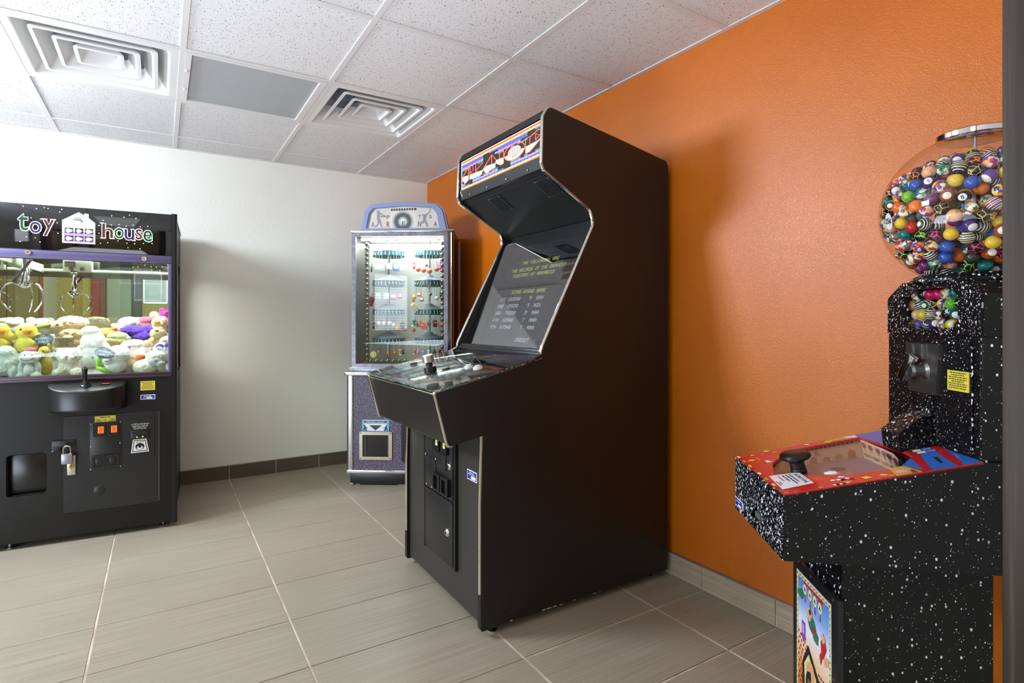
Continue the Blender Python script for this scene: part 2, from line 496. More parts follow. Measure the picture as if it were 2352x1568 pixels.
def vent(c, k, label):
    cx, cy = gx_(c) + G / 2, gy_(k) + G / 2
    root = thing('air_vent', label, 'air vent', (cx, cy, H), 0, 'square ceiling air vents')
    S = G / 2 - tw
    f = MB()
    f.prism([(-S, -S), (S, -S), (S, S), (-S, S)], .001, .006, 'xyz', 0, holes=[rrect(-.262, .262, -.262, .262, .012)])
    f.build('frame', M_VENT, root)
    def ring(s_in, s_out, z_in, z_out, lip, n=5):
        m_ = MB()
        a = rrect(-s_out, s_out, -s_out, s_out, .02, n); b = rrect(-s_out + lip, s_out - lip, -s_out + lip, s_out - lip, .012, n)
        d = rrect(-s_in, s_in, -s_in, s_in, .02, n); e = rrect(-s_in - .003, s_in + .003, -s_in - .003, s_in + .003, .02, n); N = len(a)
        vs = [(p[0], p[1], z_out + .006) for p in a] + [(p[0], p[1], z_out) for p in a] + [(p[0], p[1], z_out) for p in b] + [(p[0], p[1], z_in) for p in d] + [(p[0], p[1], z_in) for p in e]
        fs = []
        for L in range(5):
            for i in range(N):
                j = (i + 1) % N; A = L * N; B = ((L + 1) % 5) * N
                fs.append((A + i, A + j, B + j, B + i))
        return m_.add(vs, fs)
    ring(.20, .262, .085, .002, .004).build('outer_cone', M_VENT, root)
    for s_o, s_i, zz in ((.215, .158, .004), (.150, .098, .008), (.088, .05, .012)):
        ring(s_i, s_o, zz + .062, zz, .014).build('louver_ring', M_VENT, root)
    p = MB(); p.box(-.052, .052, -.052, .052, .072, .076, 0, .001)
    p.lathe([(.0, .068), (.008, .069), (.009, .072)], 12)
    p.build('centre_pan', M_VENT, root)
    for sgn in (-1, 1):
        b = MB()
        pts = [(sgn * (.02 + .11 * q), .02 + .17 * q, .085 - .05 * q * q) for q in (0, .25, .5, .75, 1.0)]
        for i in range(4):
            (xa, ya, za), (xb, yb, zb) = pts[i], pts[i + 1]
            b.add([(xa - .016, ya, za), (xa + .016, ya, za), (xb + .016, yb, zb), (xb - .016, yb, zb)], [(0, 1, 2, 3)])
        b.build('louver_strap', M_GALV, root, fix=False); b = MB()
        pts = [(sgn * (.02 + .11 * q), -.02 - .17 * q, .085 - .05 * q * q) for q in (0, .25, .5, .75, 1.0)]
        for i in range(4):
            (xa, ya, za), (xb, yb, zb) = pts[i], pts[i + 1]
            b.add([(xa - .016, ya, za), (xa + .016, ya, za), (xb + .016, yb, zb), (xb - .016, yb, zb)], [(0, 1, 2, 3)])
        b.build('louver_strap', M_GALV, root, fix=False)
    d = MB()
    d.lathe([(.1, .09), (.1, .2)], 32, cap=False); d.add([(-.1, -.1, .2), (.1, -.1, .2), (.1, .1, .2), (-.1, .1, .2)], [(0, 1, 2, 3)])
    q = rrect(-.205, .205, -.205, .205, .02); d.prism(q, .088, .09, 'xyz', 0, holes=[[(.1 * math.cos(R(a)), .1 * math.sin(R(a))) for a in range(0, 360, 15)]])
    d.box(-.095, .095, -.006, .006, .15, .152, 1)
    d.lathe([(.0, .12), (.06, .13), (.09, .14)], 20, m=1, cap=False)
    d.build('duct_neck', [M_GALV, M_DARKGREY], root, fix=False)
    return root
vent(0, 0, 'white square ceiling air vent at the left, nearest the plush crane machine')
vent(2, 0, 'white square ceiling air vent between the grey light panel and orange wall')
def fixture(c, k, ny, label, lit):
    xa, xb, ya, yb = gx_(c) + tw, gx_(c + 1) - tw, gy_(k) + tw, gy_(k + ny) - tw
    root = thing('ceiling_light', label, 'ceiling light', ((xa + xb) / 2, (ya + yb) / 2, H), 0)
    w, d = (xb - xa) / 2, (yb - ya) / 2
    MB().prism([(-w, -d), (w, -d), (w, d), (-w, d)], -.001, .012, 'xyz', 0, holes=[[(-w + .022, -d + .02), (w - .03, -d + .02), (w - .03, d - .02), (-w + .022, d - .02)]]).build('frame', M_TBAR, root, smooth=False)
    lm = M_LENS if not lit else mat('lit ceiling lens', (250, 250, 246), .5, emit=(240, 249, 255), es=lit)
    MB().box(-w + .018, w - .026, -d + .016, d - .016, .007, .011).build('diffuser', lm, root, smooth=False)
    for yy in (-d * .35, d * .4): MB().box(-w + .004, -w + .014, yy - .012, yy + .012, -.004, .0, 0, .001).build('latch', M_TBAR, root)
    return root
fixture(1, 0, 1, 'unlit grey ceiling light panel between the two square air vents', 0)
fixture(0, -3, 2, 'lit white ceiling light panel overhead, just behind the near ceiling tiles', 1.2)
fixture(0, -7, 2, 'added unseen ceiling light panel brightening the hall behind the viewpoint', 3)  # unseen panel added to give the closed hall some light
# ------------------------------------------------------------------ common object materials
M_BLACK = mat('black laminate', (19, 17, 14), .45, spec=.3); t = NT(M_BLACK)
t.bump(t.noise(t.obj(), 420, 2).outputs['Fac'], .12, .0006)
M_BLACKP = mat('black plastic', (20, 20, 21), .33, spec=.5)
M_BLACKM = mat('black powder metal', (24, 24, 25), .38, spec=.5)
M_GLOSSB = mat('glossy black acrylic', (10, 10, 11), .04, spec=.6, coat=.4)
M_PURPLE = mat('purple anodised rail', (98, 90, 128), .35, .55)
M_CHROME = mat('chrome', (225, 225, 228), .09, 1.0)
M_STEEL = mat('brushed steel', (168, 168, 170), .3, 1.0)
M_BRASS = mat('worn brass', (176, 150, 92), .35, .9)
M_RUBBER = mat('dark rubber', (18, 18, 18), .7)
M_CREAM = mat('cream enamel', (226, 226, 208), .4)
M_YELLOW = mat('yellow sticker', (214, 196, 62), .5)
M_BLUEST = mat('blue sticker', (34, 44, 140), .45)
M_WHITEST = mat('white print', (235, 235, 235), .5)
M_INK = mat('black ink', (22, 20, 18), .6)
M_RED = mat('red paint', (196, 36, 34), .4)
M_CLEAR = glassy('clear acrylic', (250, 253, 251), .015)
M_GLASS = glassy('window glass', (246, 251, 248), .02)
M_MIRROR = mat('mirror', (214, 222, 216), .015, 1.0)
M_TUBE = mat('lit fluorescent tube', (255, 255, 255), .4, emit=(255, 252, 240), es=60)
def lines(mb, x0, x1, z0, z1, n, M, m, seed=1, centre=True, fill=.42):
    """rows of small print too fine to read in the photograph"""
    rr = random.Random(seed); h = (z1 - z0) / n
    for i in range(n):
        w = (x1 - x0) * rr.uniform(.6, 1.0); xa = (x0 + x1) / 2 - w / 2 if centre else x0
        z = z1 - (i + .5) * h; x = xa
        while x < xa + w - h * .3:
            e = min(x + h * rr.uniform(.6, 1.9), xa + w)
            mb.add([(x, z - h * fill / 2, 0), (e, z - h * fill / 2, 0), (e, z + h * fill / 2, 0), (x, z + h * fill / 2, 0)], [(0, 1, 2, 3)], m, M); x = e + h * .35
def XZ(y): return basis((0, y, 0), (1, 0, 0), (0, 0, 1))      # plane facing -y: x right, y up
def screw(mb, p, r=.004, m=0, axis='y'):
    M = Matrix.Translation(p) @ (Matrix.Rotation(R(90), 4, 'X') if axis == 'y' else Matrix.Rotation(R(-90), 4, 'Y'))
    mb.lathe([(r, -.001), (r, .001), (r * .6, .0022), (0, .0026)], 10, M, m)
RX = Matrix.Rotation(R(90), 4, 'X')                            # lathe axis +z -> -y
# ================================================================== crane machine
CR = thing('plush_crane_machine', 'black glass-fronted plush crane game with neon lettered sign, against the white wall', 'claw machine', (.067, 3.243, 0), R(-3.69))
CW = -.885; CD = .70
# lower cabinet
mb = MB()
mb.prism([(CW, .03), (-.004, .03), (-.004, .786), (CW, .786)], 0, .018, 'xzy', 0, holes=[rrect(-.693, -.541, .249, .446, .016)])
mb.box(-.022, -.004, .018, CD, .03, .786); mb.box(CW, CW + .018, .018, CD, .03, .786)
mb.box(CW, -.004, .018, CD, .03, .048); mb.box(CW, -.004, CD - .018, CD, .03, .786)
mb.build('lower_cabinet', M_BLACK, CR, smooth=False)
mb = MB(); mb.prism(rrect(-.694, -.540, .248, .447, .016), .02, .1, 'xzy', 0, holes=[rrect(-.690, -.544, .252, .443, .014)])
mb.box(-.692, -.542, .085, .09, .25, .445); mb.build('prize_chute', M_BLACKP, CR)
mb = MB(); mb.box(-.688, -.546, .03, .036, .256, .440, 0, .004); mb.build('prize_flap', mat('smoked flap', (15, 14, 14), .25), CR)
mb = MB()
mb.prism(roundpoly([(-.017, -.006), (.008, -.006), (.008, .04), (-.017, .04)], [.0, .011, 0, 0]), .023, 1.634, 'xyz')
mb.build('corner_trim', mat('dark bronze trim', (38, 36, 38), .3, .4), CR); mb = MB()
mb.prism(roundpoly([(CW - .008, -.006), (CW + .017, -.006), (CW + .017, .04), (CW - .008, .04)], [.011, 0, 0, 0]), .023, 1.634, 'xyz')
mb.build('corner_trim', mat('dark bronze trim', (38, 36, 38), .3, .4), CR)
mb = MB(); mb.box(CW + .012, -.018, .0203, .024, 1.372, 1.416); mb.box(CW, 0, .03, CD, 1.615, 1.633, 0); mb.box(CW, -.003, CD - .015, CD, .786, 1.633); mb.box(-.018, -.003, .03, .045, .8, 1.63); mb.box(-.018, -.003, .03, CD, 1.40, 1.63)
mb.box(CW, CW + .015, .03, CD, 1.40, 1.63); mb.box(-.02, -.003, CD - .05, CD, .8, 1.63)
mb.build('upper_housing', M_BLACK, CR, smooth=False)
# marquee with neon lettering
mq = MB(); mq.box(CW + .01, -.0165, .0, .006, 1.414, 1.631, 0, .002).build('marquee_panel', M_GLOSSB, CR)
def neon(n, c, k): return mat(n, c, .4, emit=c, es=k)
PY = basis((0, -.0012, 0), (1, 0, 0), (0, 0, 1))
LET = [('t', -.650, -.609, 1.501, 1.583, 'green', (120, 255, 150)), ('o', -.606, -.560, 1.492, 1.549, 'purple', (170, 120, 255)), ('y', -.556, -.509, 1.483, 1.563, 'red', (255, 120, 120)),
       ('h', -.320, -.272, 1.488, 1.562, 'orange', (255, 140, 110)), ('o', -.269, -.226, 1.488, 1.545, 'green', (110, 240, 150)), ('u', -.226, -.181, 1.484, 1.541, 'violet', (165, 110, 255)),
       ('s', -.178, -.147, 1.489, 1.545, 'coral', (255, 130, 110)), ('e', -.145, -.103, 1.481, 1.541, 'lime', (90, 240, 140))]
for ch, xa, xb, za, zb, nm, cc in LET:
    mb = MB(); text_outline(mb, ch, xa, xb, za, zb, PY, .0017, 0, .02)
    serif = {'t': [(xa, zb - .012, .0)], 'h': [(xa - .006, za, .022), (xb - .014, za, .02), (xa - .008, zb, .016)], 'u': [(xa - .006, zb, .016), (xb - .012, za, .016), (xb - .018, zb, .014)], 'y': [(xa - .006, zb, .024), (xb - .018, zb, .022)]}.get(ch, [])
    for sx, sz, sw in serif:
        if sw: mb.tube([(sx, -.0012, sz), (sx + sw, -.0012, sz)], .0022, 5, 0)
    # darker coloured stroke inside the outline
    text_fit(mb, ch, xa + .001, xb - .001, za + .001, zb - .001, PY, 1, .0, .0004)
    mb.build('sign_letter', [neon('neon ' + nm, tuple(min(255, int(c * .55 + 115)) for c in cc), 2.2), mat('dim ' + nm, tuple(int(c * .2) for c in cc), .5)], CR)
mb = MB()
hs = [(-.480, 1.455), (-.348, 1.455), (-.348, 1.558), (-.352, 1.562), (-.375, 1.582), (-.375, 1.602), (-.392, 1.602), (-.392, 1.593), (-.415, 1.607), (-.480, 1.564)]
mb.prism(hs, -.0015, .0, 'xzy', 0)
mb.prism([(-.474, 1.459), (-.354, 1.459), (-.354, 1.512), (-.474, 1.512)], -.0019, -.0015, 'xzy', 1)
for i in range(3):
    for j in range(2):
        xa = -.470 + i * .040; za = 1.465 + j * .030 + j * .008
        mb.prism([(xa, za), (xa + .034, za), (xa + .034, za + .026), (xa, za + .026)], -.0023, -.0019, 'xzy', 2)
        w = .011 if i == 1 and j == 1 else .014
        mb.prism([(xa + .017 + w * math.cos(R(a)), za + .012 + .009 * math.sin(R(a)) * (1 + .25 * math.cos(3 * R(a)))) for a in range(0, 360, 20)], -.0027, -.0023, 'xzy', 0 if (i + j) % 2 else 3)
mb.prism([(-.437, 1.572), (-.405, 1.572), (-.395, 1.562), (-.402, 1.559), (-.408, 1.567), (-.437, 1.567)], -.0022, -.0015, 'xzy', 2)
mb.prism([(-.432, 1.580), (-.405, 1.580), (-.402, 1.576), (-.432, 1.577)], -.0022, -.0015, 'xzy', 2)
mb.build('sign_house', [mat('lit white house', (255, 255, 255), .5, emit=(250, 246, 255), es=1.6), mat('lit violet', (150, 120, 235), .5, emit=(140, 110, 230), es=.9), M_INK, mat('lit cream', (255, 240, 190), .5, emit=(255, 235, 170), es=1.1)], CR, smooth=False)
DOTS = [(-0.63, 1.617), (-0.58, 1.61), (-0.55, 1.618), (-0.535, 1.615), (-0.482, 1.616), (-0.49, 1.602), (-0.6, 1.565), (-0.565, 1.561), (-0.5, 1.549), (-0.497, 1.499), (-0.618, 1.473), (-0.584, 1.471), (-0.641, 1.45), (-0.566, 1.452), (-0.279, 1.602), (-0.227, 1.599), (-0.204, 1.611), (-0.176, 1.597), (-0.315, 1.576), (-0.332, 1.55), (-0.281, 1.557), (-0.249, 1.56), (-0.218, 1.554), (-0.188, 1.562), (-0.157, 1.556), (-0.124, 1.561), (-0.332, 1.511), (-0.326, 1.461), (-0.296, 1.466), (-0.253, 1.478), (-0.215, 1.468), (-0.181, 1.468), (-0.143, 1.472), (-0.105, 1.474), (-0.21, 1.446), (-0.158, 1.443)]
rr = random.Random(3)
DM = [neon('dot white', (255, 250, 240), 2.5), neon('dot mint', (190, 255, 225), 2.2), neon('dot rose', (255, 200, 190), 2.2)]; dots = {}
for x, z in DOTS:
    c = rr.choice((0, 0, 1, 2))
    if c in dots: o = dots[c].copy(); COL.objects.link(o); o.parent = CR
    else: o = dots[c] = MB().lathe([(.0021, -.004), (.0021, .0038), (0, .0042)], 8, RX).build('sign_light', DM[c], CR)
    o.location = (x, .003, z)
# door frame around the glass
mb = MB(); mb.box(CW + .01, -.0165, -.004, .02, 1.374, 1.413, 0, .003); mb.build('top_rail', M_PURPLE, CR)
mb = MB(); mb.box(-.033, -.0165, -.003, .016, .80, 1.373, 0, .002); mb.build('side_rail', M_PURPLE, CR)
mb = MB(); mb.box(CW + .01, -.0165, -.003, .018, .797, .812, 0, .002); mb.box(CW + .01, -.0165, -.008, .02, .786, .797, 0, .003); mb.build('bottom_rail', mat('plum rail', (72, 56, 66), .35, .4), CR)
for x, z in ((-.610, 1.400), (-.139, 1.393)):
    mb = MB(); M = Matrix.Translation((x, -.003, z)) @ RX
    mb.lathe([(.0125, -.002), (.0125, .004), (.011, .0065), (.006, .0065), (.005, .0045), (0, .0045)], 20, M, 0); mb.box(x - .001, x + .001, -.0085, -.0075, z - .004, z + .004, 1)
    mb.build('door_lock', [mat('nickel', (214, 208, 186), .22, .9), M_INK], CR)
MB().box(CW + .02, -.030, .004, .008, .806, 1.378).build('front_glass', M_GLASS, CR, smooth=False)
MB().box(-.012, -.008, .045, CD - .05, .79, 1.40).build('side_glass', M_GLASS, CR, smooth=False)
MB().box(CW + .018, -.02, CD - .022, CD - .016, .79, 1.61).build('back_mirror', M_MIRROR, CR, smooth=False)
MB().box(CW + .016, CW + .02, .03, CD - .03, .79, 1.61).build('side_mirror', M_MIRROR, CR, smooth=False)
mb = MB(); mb.prism([(.02, .79), (.68, .79), (.68, 1.0), (.5, .985), (.1, .81), (.02, .80)], CW + .02, -.02, 'yzx'); mb.build('prize_bed', mat('grey bed cloth', (150, 150, 146), .9), CR, smooth=False)
mb = MB(); mb.box(-.80, -.06, .03, .05, 1.585, 1.60, 1)
mb.tube([(-.80, .045, 1.57), (-.06, .045, 1.57)], .012, 12, 0)
mb.build('light_tube', [M_TUBE, M_CREAM], CR)
# gantry and claw
mb = MB(); mb.box(-.84, -.05, .085, .112, 1.405, 1.416, 0, .002); mb.box(-.84, -.05, .085, .089, 1.405, 1.425, 0, .001)
mb.box(-.06, -.05, .06, .64, 1.40, 1.45, 0, .002); mb.box(-.84, -.83, .06, .64, 1.40, 1.45, 0, .002)
mb.box(-.712, -.552, .075, .135, 1.408, 1.480, 0, .003); mb.box(-.70, -.64, .135, .150, 1.435, 1.475, 1, .002)
for x in (-.665, -.605):
    M = Matrix.Translation((x, .135, 1.424)) @ Matrix.Rotation(R(-90), 4, 'X'); mb.lathe([(.013, 0), (.013, .01), (.005, .013), (0, .013)], 16, M, 1)
for x in (-.10, -.2): mb.lathe([(.008, -.012), (.008, .012)], 12, Matrix.Translation((x, .1, 1.41)), 1)
mb.build('gantry', [M_CREAM, mat('grey motor', (104, 106, 104), .4, .4)], CR)
claw = MB(); cxx, cyy = -.650, .115
claw.lathe([(.0, 1.392), (.012, 1.39), (.012, 1.34), (.017, 1.33), (.019, 1.262), (.026, 1.256), (.026, 1.246), (.010, 1.238), (.0, 1.234)], 24, Matrix.Translation((cxx, cyy, 0)))
claw.box(cxx - .02, cxx + .02, .09, .14, 1.385, 1.41, 0, .003)
claw = claw.build('claw', M_CHROME, CR)
for a in (200, 330, 85):
    pr_ = [(.022, 1.250), (.045, 1.262), (.070, 1.252), (.088, 1.222), (.092, 1.190), (.084, 1.160), (.066, 1.136), (.050, 1.120)]
    mb = MB(); c_, s_ = math.cos(R(a)), math.sin(R(a))
    mb.tube([(cxx + r * c_, cyy + r * s_, z) for r, z in pr_], .0035, 8, radii=[.004, .004, .004, .0038, .0036, .0036, .004, .003])
    mb.build('claw_prong', M_CHROME, claw)
mb = MB(); pts = []
for i in range(190):
    q = i / 189; a = q * 2 * PI * 19
    bx = -.612 - .062 * q; bz = 1.372 - .10 * q + .0 * q
    pts.append((bx - .006 + .013 * math.cos(a) * .6, .075 + .012 * math.sin(a), bz + .013 * math.cos(a) * .7))
mb.tube(pts, .0034, 6); mb.tube([pts[-1], (-.678, .09, 1.258), (-.668, .11, 1.254)], .003, 6)
mb.build('coil_cord', M_RUBBER, claw)
# clear chute guard and its notice
mb = MB(); mb.box(-.523, -.519, .012, .25, .80, .997); mb.box(CW + .03, -.523, .012, .016, .80, .997); mb.box(CW + .03, -.523, .248, .252, .80, .997)
mb.build('chute_guard', M_CLEAR, CR, smooth=False)
mb = MB(); mb.box(-.512, -.436, .0085, .0115, .945, .994, 0, .001); lines(mb, -.504, -.444, .951, .989, 5, XZ(.008), 1, 5)
mb.box(-.490, -.470, .0085, .0115, .994, .999, 2)
mb.build('notice_plaque', [mat('brown plaque', (142, 120, 84), .5), M_INK, M_CLEAR], CR, smooth=False)
# control console with joystick
def console():
    m_ = MB(); n = 28; cx, a, b = -.374, .161, .125
    rings = [(.93, .640, 0), (.99, .646, 0), (1, .655, 0), (1, None, -.009), (.992, None, -.003), (.97, None, 0)]
    vs = []
    for s_, z, dz in rings:
        for i in range(n + 1):
            tt = PI * i / n; x = cx - a * s_ * math.cos(tt); y = -b * s_ * math.sin(tt) ** .8
            vs.append((x, y + .0005, (.778 + y * .29 + dz) if z is None else z))
    fs = []
    for r_ in range(len(rings) - 1):
        for i in range(n): fs.append((r_ * (n + 1) + i, r_ * (n + 1) + i + 1, (r_ + 1) * (n + 1) + i + 1, (r_ + 1) * (n + 1) + i))
    fs.append(list(range(n + 1))); fs.append([5 * (n + 1) + i for i in range(n + 1)][::-1])
    return m_.add(vs, fs)
con = console().build('control_console', M_BLACKP, CR, ang=50)
jz = .760
mb = MB(); M = Matrix.Translation((-.377, -.062, jz)) @ Matrix.Rotation(R(16), 4, 'X')
mb.lathe([(.0235, -.004), (.0235, .005), (.020, .010), (.0165, .012), (.0165, .016), (.0125, .022), (.009, .03), (.008, .034)], 24, M)
mb.lathe([(.008, .034), (.0095, .06), (.0125, .088), (.0115, .094), (.004, .097)], 20, M); joy = mb.build('joystick', M_BLACKP, con)
mb = MB(); mb.lathe([(.0062, .094), (.0062, .100), (.004, .103), (0, .1035)], 14, M); mb.build('fire_button', mat('dark red button', (110, 34, 38), .35), joy)
mb = MB(); mb.box(-.318, -.280, -.058, -.03, -.001, .002, 0, .0008, M=Matrix.Translation((0, 0, .765)) @ Matrix.Rotation(0, 4, 'X'))
mb.box(-.313, -.284, -.054, -.034, .002, .003, 1, M=Matrix.Translation((0, 0, .765)))
mb.build('led_counter', [M_INK, mat('red led glow', (230, 40, 50), .4, emit=(255, 40, 60), es=1.4)], con, smooth=False)
mb = MB(); mb.box(-.41, -.345, -.06, -.02, .628, .642, 0); mb.build('console_bracket', M_BLACKM, con, smooth=False)
# stickers
mb = MB(); mb.box(-.156, -.092, -.0008, .001, .720, .767, 0); lines(mb, -.152, -.096, .724, .764, 7, XZ(-.0012), 1, 2); mb.build('notice_sticker', [M_YELLOW, M_INK], CR, smooth=False)
mb = MB(); mb.box(-.156, -.091, -.0008, .001, .673, .697, 0); mb.box(-.153, -.094, -.0012, -.0008, .676, .694, 1); lines(mb, -.148, -.10, .678, .692, 2, XZ(-.0016), 0, 3); mb.box(-.128, -.104, -.0017, -.0012, .678, .684, 0)
mb.build('serial_sticker', [M_WHITEST, M_BLUEST], CR, smooth=False)
# coin door
mb = MB(); mb.box(-.476, -.074, -.003, .001, .141, .611, 0, .0012, 1)
for i in range(40):
    z = .15 + i * .0115; mb.lathe([(.0022, 0), (.0022, .009)], 6, Matrix.Translation((-.0735, -.0012, z)), 1)
mb.lathe([(.024, 0), (.0225, .0008), (0, .0008)], 24, Matrix.Translation((-.33, -.003, .235)) @ RX, 0)
door = mb.build('coin_door', [M_BLACKM, M_STEEL], CR)
mb = MB(); mb.box(-.369, -.237, -.0055, -.003, .337, .573, 0, .001)
for x, z in ((-.365, .568), (-.241, .568), (-.365, .455), (-.243, .462), (-.365, .342), (-.241, .345)): screw(mb, (x, -.0055, z), .0036, 1)
mb.build('coin_plate', [M_BLACKM, M_STEEL], door)
M_ORNG = mat('lit orange reject button', (240, 110, 30), .4, emit=(255, 96, 18), es=.9)
for xa in (-.355, -.300):
    mb = MB(); mb.prism(rrect(xa, xa + .053, .503, .567, .003), -.012, -.0055, 'xzy', 0, holes=[rrect(xa + .012, xa + .046, .516, .556, .002)])
    mb.box(xa + .010, xa + .048, -.007, -.0055, .514, .558, 0); mb.box(xa + .019, xa + .044, -.0105, -.007, .518, .552, 1, .001)
    mb.box(xa + .013, xa + .016, -.0125, -.006, .519, .553, 2)
    lines(mb, xa + .022, xa + .041, .521, .549, 4, XZ(-.0109), 2, int(xa * -1000))
    mb.build('coin_slot', [M_BLACKP, M_ORNG, M_INK], door)
for xa in (-.360, -.302):
    mb = MB(); mb.prism(rrect(xa, xa + .055, .345, .410, .005), -.013, -.0055, 'xzy', 0, holes=[rrect(xa + .011, xa + .045, .357, .398, .003)])
    mb.box(xa + .01, xa + .046, -.008, -.0055, .356, .399, 0); mb.box(xa + .014, xa + .042, -.010, -.008, .361, .394, 0, .001); mb.build('coin_return', M_BLACKP, door)
mb = MB(); mb.prism(rrect(-.220, -.093, .371, .580, .010), -.0055, -.003, 'xzy', 0)
PB = XZ(-.0058)
for i, s_ in enumerate(('ACCEPTS $1 AND $5 BILLS', 'INSERT BILL FACE UP', 'DO NOT FOLD BILL')):
    w_ = (.077, .066, .056)[i]; text_fit(mb, s_, -.157 - w_ / 2, -.157 + w_ / 2, .5455 - i * .011, .5535 - i * .011, PB, 1)
mb.box(-.197, -.117, -.012, -.0055, .474, .520, 2, .002); mb.box(-.190, -.124, -.0128, -.0118, .500, .508, 3); mb.box(-.198, -.116, -.0155, -.0055, .510, .521, 2, .002)
for x in (-.170, -.145): mb.prism([(x - .004, .483), (x + .004, .483), (x, .491)], -.0128, -.0118, 'xzy', 4)
mb.prism([(-.197, .405), (-.118, .407), (-.130, .474), (-.188, .476)], -.0068, -.0055, 'xzy', 1)
mb.prism([(-.191, .410), (-.124, .412), (-.134, .468), (-.184, .470)], -.0072, -.0068, 'xzy', 3)
mb.prism([(-.187, .414), (-.128, .416), (-.137, .464), (-.181, .466)], -.0076, -.0072, 'xzy', 1)
mb.prism([(-.158 + .020 * math.cos(R(a)), .436 + .018 * math.sin(R(a))) for a in range(0, 360, 20)], -.008, -.0076, 'xzy', 3)
mb.prism([(-.158 + .013 * math.cos(R(a)), .430 + .010 * math.sin(R(a))) for a in range(0, 360, 20)], -.0084, -.008, 'xzy', 1)
mb.prism([(-.158 + .006 * math.cos(R(a)), .436 + .008 * math.sin(R(a))) for a in range(0, 360, 20)], -.0088, -.0084, 'xzy', 3)
lines(mb, -.178, -.139, .455, .463, 1, XZ(-.0079), 3, 6)
mb.build('bill_acceptor', [M_BLACKM, M_WHITEST, M_BLACKP, M_INK, mat('lit yellow arrow', (250, 220, 60), .4, emit=(255, 220, 60), es=1)], door)
mb = MB(); mb.box(-.349, -.262, -.0045, -.003, .568, .603, 0)
lines(mb, -.335, -.276, .592, .601, 1, XZ(-.0049), 1, 8)
for i in range(4):
    z = .572 + i * .0045
    for sgn in (-1, 1): mb.box(-.3055 + sgn * .010 + sgn * i * .004, -.3055 + sgn * .040, -.0049, -.0045, z, z + .002, 1)
lines(mb, -.313, -.298, .574, .588, 3, XZ(-.0049), 1, 9)
mb.build('operator_sticker', [M_YELLOW, M_INK], door, smooth=False)
mb = MB(); mb.box(-.519, -.485, -.010, -.003, .446, .498, 0, .002); mb.box(-.515, -.428, -.014, -.010, .466, .497, 0, .002); mb.box(-.505, -.432, -.0165, -.014, .488, .494, 0, .001)
mb.tube([(-.458, -.014, .480), (-.458, -.028, .480), (-.458, -.028, .466), (-.458, -.014, .466)], .0032, 8, 0); screw(mb, (-.516, -.0105, .449), .003, 1)
mb.build('hasp', [M_BLACKM, M_STEEL], CR)
mb = MB(); mb.box(-.459, -.426, -.011, -.003, .327, .420, 0, .0015); mb.lathe([(.0125, 0), (.0125, .003), (.010, .0042), (.006, .0042), (.005, .003), (0, .003)], 20, Matrix.Translation((-.442, -.011, .372)) @ RX, 1)
mb.box(-.4435, -.4405, -.0150, -.0138, .368, .376, 2); mb.build('key_lock_plate', [mat('pale nickel', (196, 190, 170), .35, .7), M_BRASS, M_INK], CR)
# levelling feet
for x, y in ((-.688, .035), (-.058, .045), (-.82, .62), (-.058, .62)):
    mb = MB(); mb.lathe([(.02, 0), (.021, .004), (.018, .008), (.006, .010), (.006, .036)], 18, Matrix.Translation((x, y, 0))); mb.build('levelling_foot', M_STEEL, CR)
# padlock hanging in the hasp
PLk = thing('padlock', 'small silver padlock hanging from the black hasp of the crane machine', 'padlock', tuple(CR.matrix_basis @ Vector((-.456, -.0285, .387))), R(-3.69))
MB().box(-.022, .022, -.008, .008, 0, .050, 0, .003).build('lock_body', mat('grey lock steel', (150, 152, 156), .35, .75), PLk)
mb = MB(); mb.tube([(-.0145, 0, .045)] + [(-.0145 * math.cos(R(a)), 0, .072 + .0145 * math.sin(R(a))) for a in range(0, 181, 18)] + [(.0145, 0, .045)], .0036, 10); mb.build('shackle', mat('bright shackle', (206, 198, 180), .18, 1.0), PLk)
# ================================================================== plush toys inside the crane machine
_tex = bpy.data.textures.new('fuzz', 'CLOUDS'); _tex.noise_scale = .011; _tex.noise_depth = 2
_tex2 = bpy.data.textures.new('curl', 'CLOUDS'); _tex2.noise_scale = .016; _tex2.noise_depth = 1
def fur(name, c):
    key = 'plush ' + name
    if key in MATS: return MATS[key]
    m = mat(key, c, .95, spec=.1); t = NT(m)
    nz = t.noise(t.obj(), 260, 3); t.bump(nz.outputs['Fac'], .7, .003)
    t.color(t.ramp(t.noise(t.obj(), 60, 3).outputs['Fac'], [(.3, tuple(int(v * .86) for v in c)), (.7, c)]))
    m.node_tree.nodes['Principled BSDF'].inputs['Sheen Weight'].default_value = .3
    return m
def fuse(name, els, m, parent, fuzz=.004, vox=.0036, curl=False, mats=None):
    """ellipsoids fused into one continuous skin"""
    mb = MB()
    for e in els:
        M = Matrix.Translation(e[:3])
        if len(e) > 6: M = M @ Euler([R(a) for a in e[6]]).to_matrix().to_4x4()
        mb.ball((0, 0, 0), e[3:6], 18, 12, 0, M)
    o = mb.build(name, m, parent, fix=False)
    r = o.modifiers.new('r', 'REMESH'); r.mode = 'VOXEL'; r.voxel_size = vox; r.use_smooth_shade = True
    s = o.modifiers.new('s', 'SMOOTH'); s.factor = .6; s.iterations = 4
    if fuzz:
        d = o.modifiers.new('d', 'DISPLACE'); d.texture = _tex2 if curl else _tex; d.strength = fuzz; d.mid_level = .5; d.texture_coords = 'LOCAL'
    dg = bpy.context.evaluated_depsgraph_get(); dg.update()
    me = bpy.data.meshes.new_from_object(o.evaluated_get(dg))
    o.modifiers.clear(); old = o.data; o.data = me; me.name = name; bpy.data.meshes.remove(old)
    if not me.materials: me.materials.append(m)
    me.polygons.foreach_set('use_smooth', [True] * len(me.polygons))
    return o
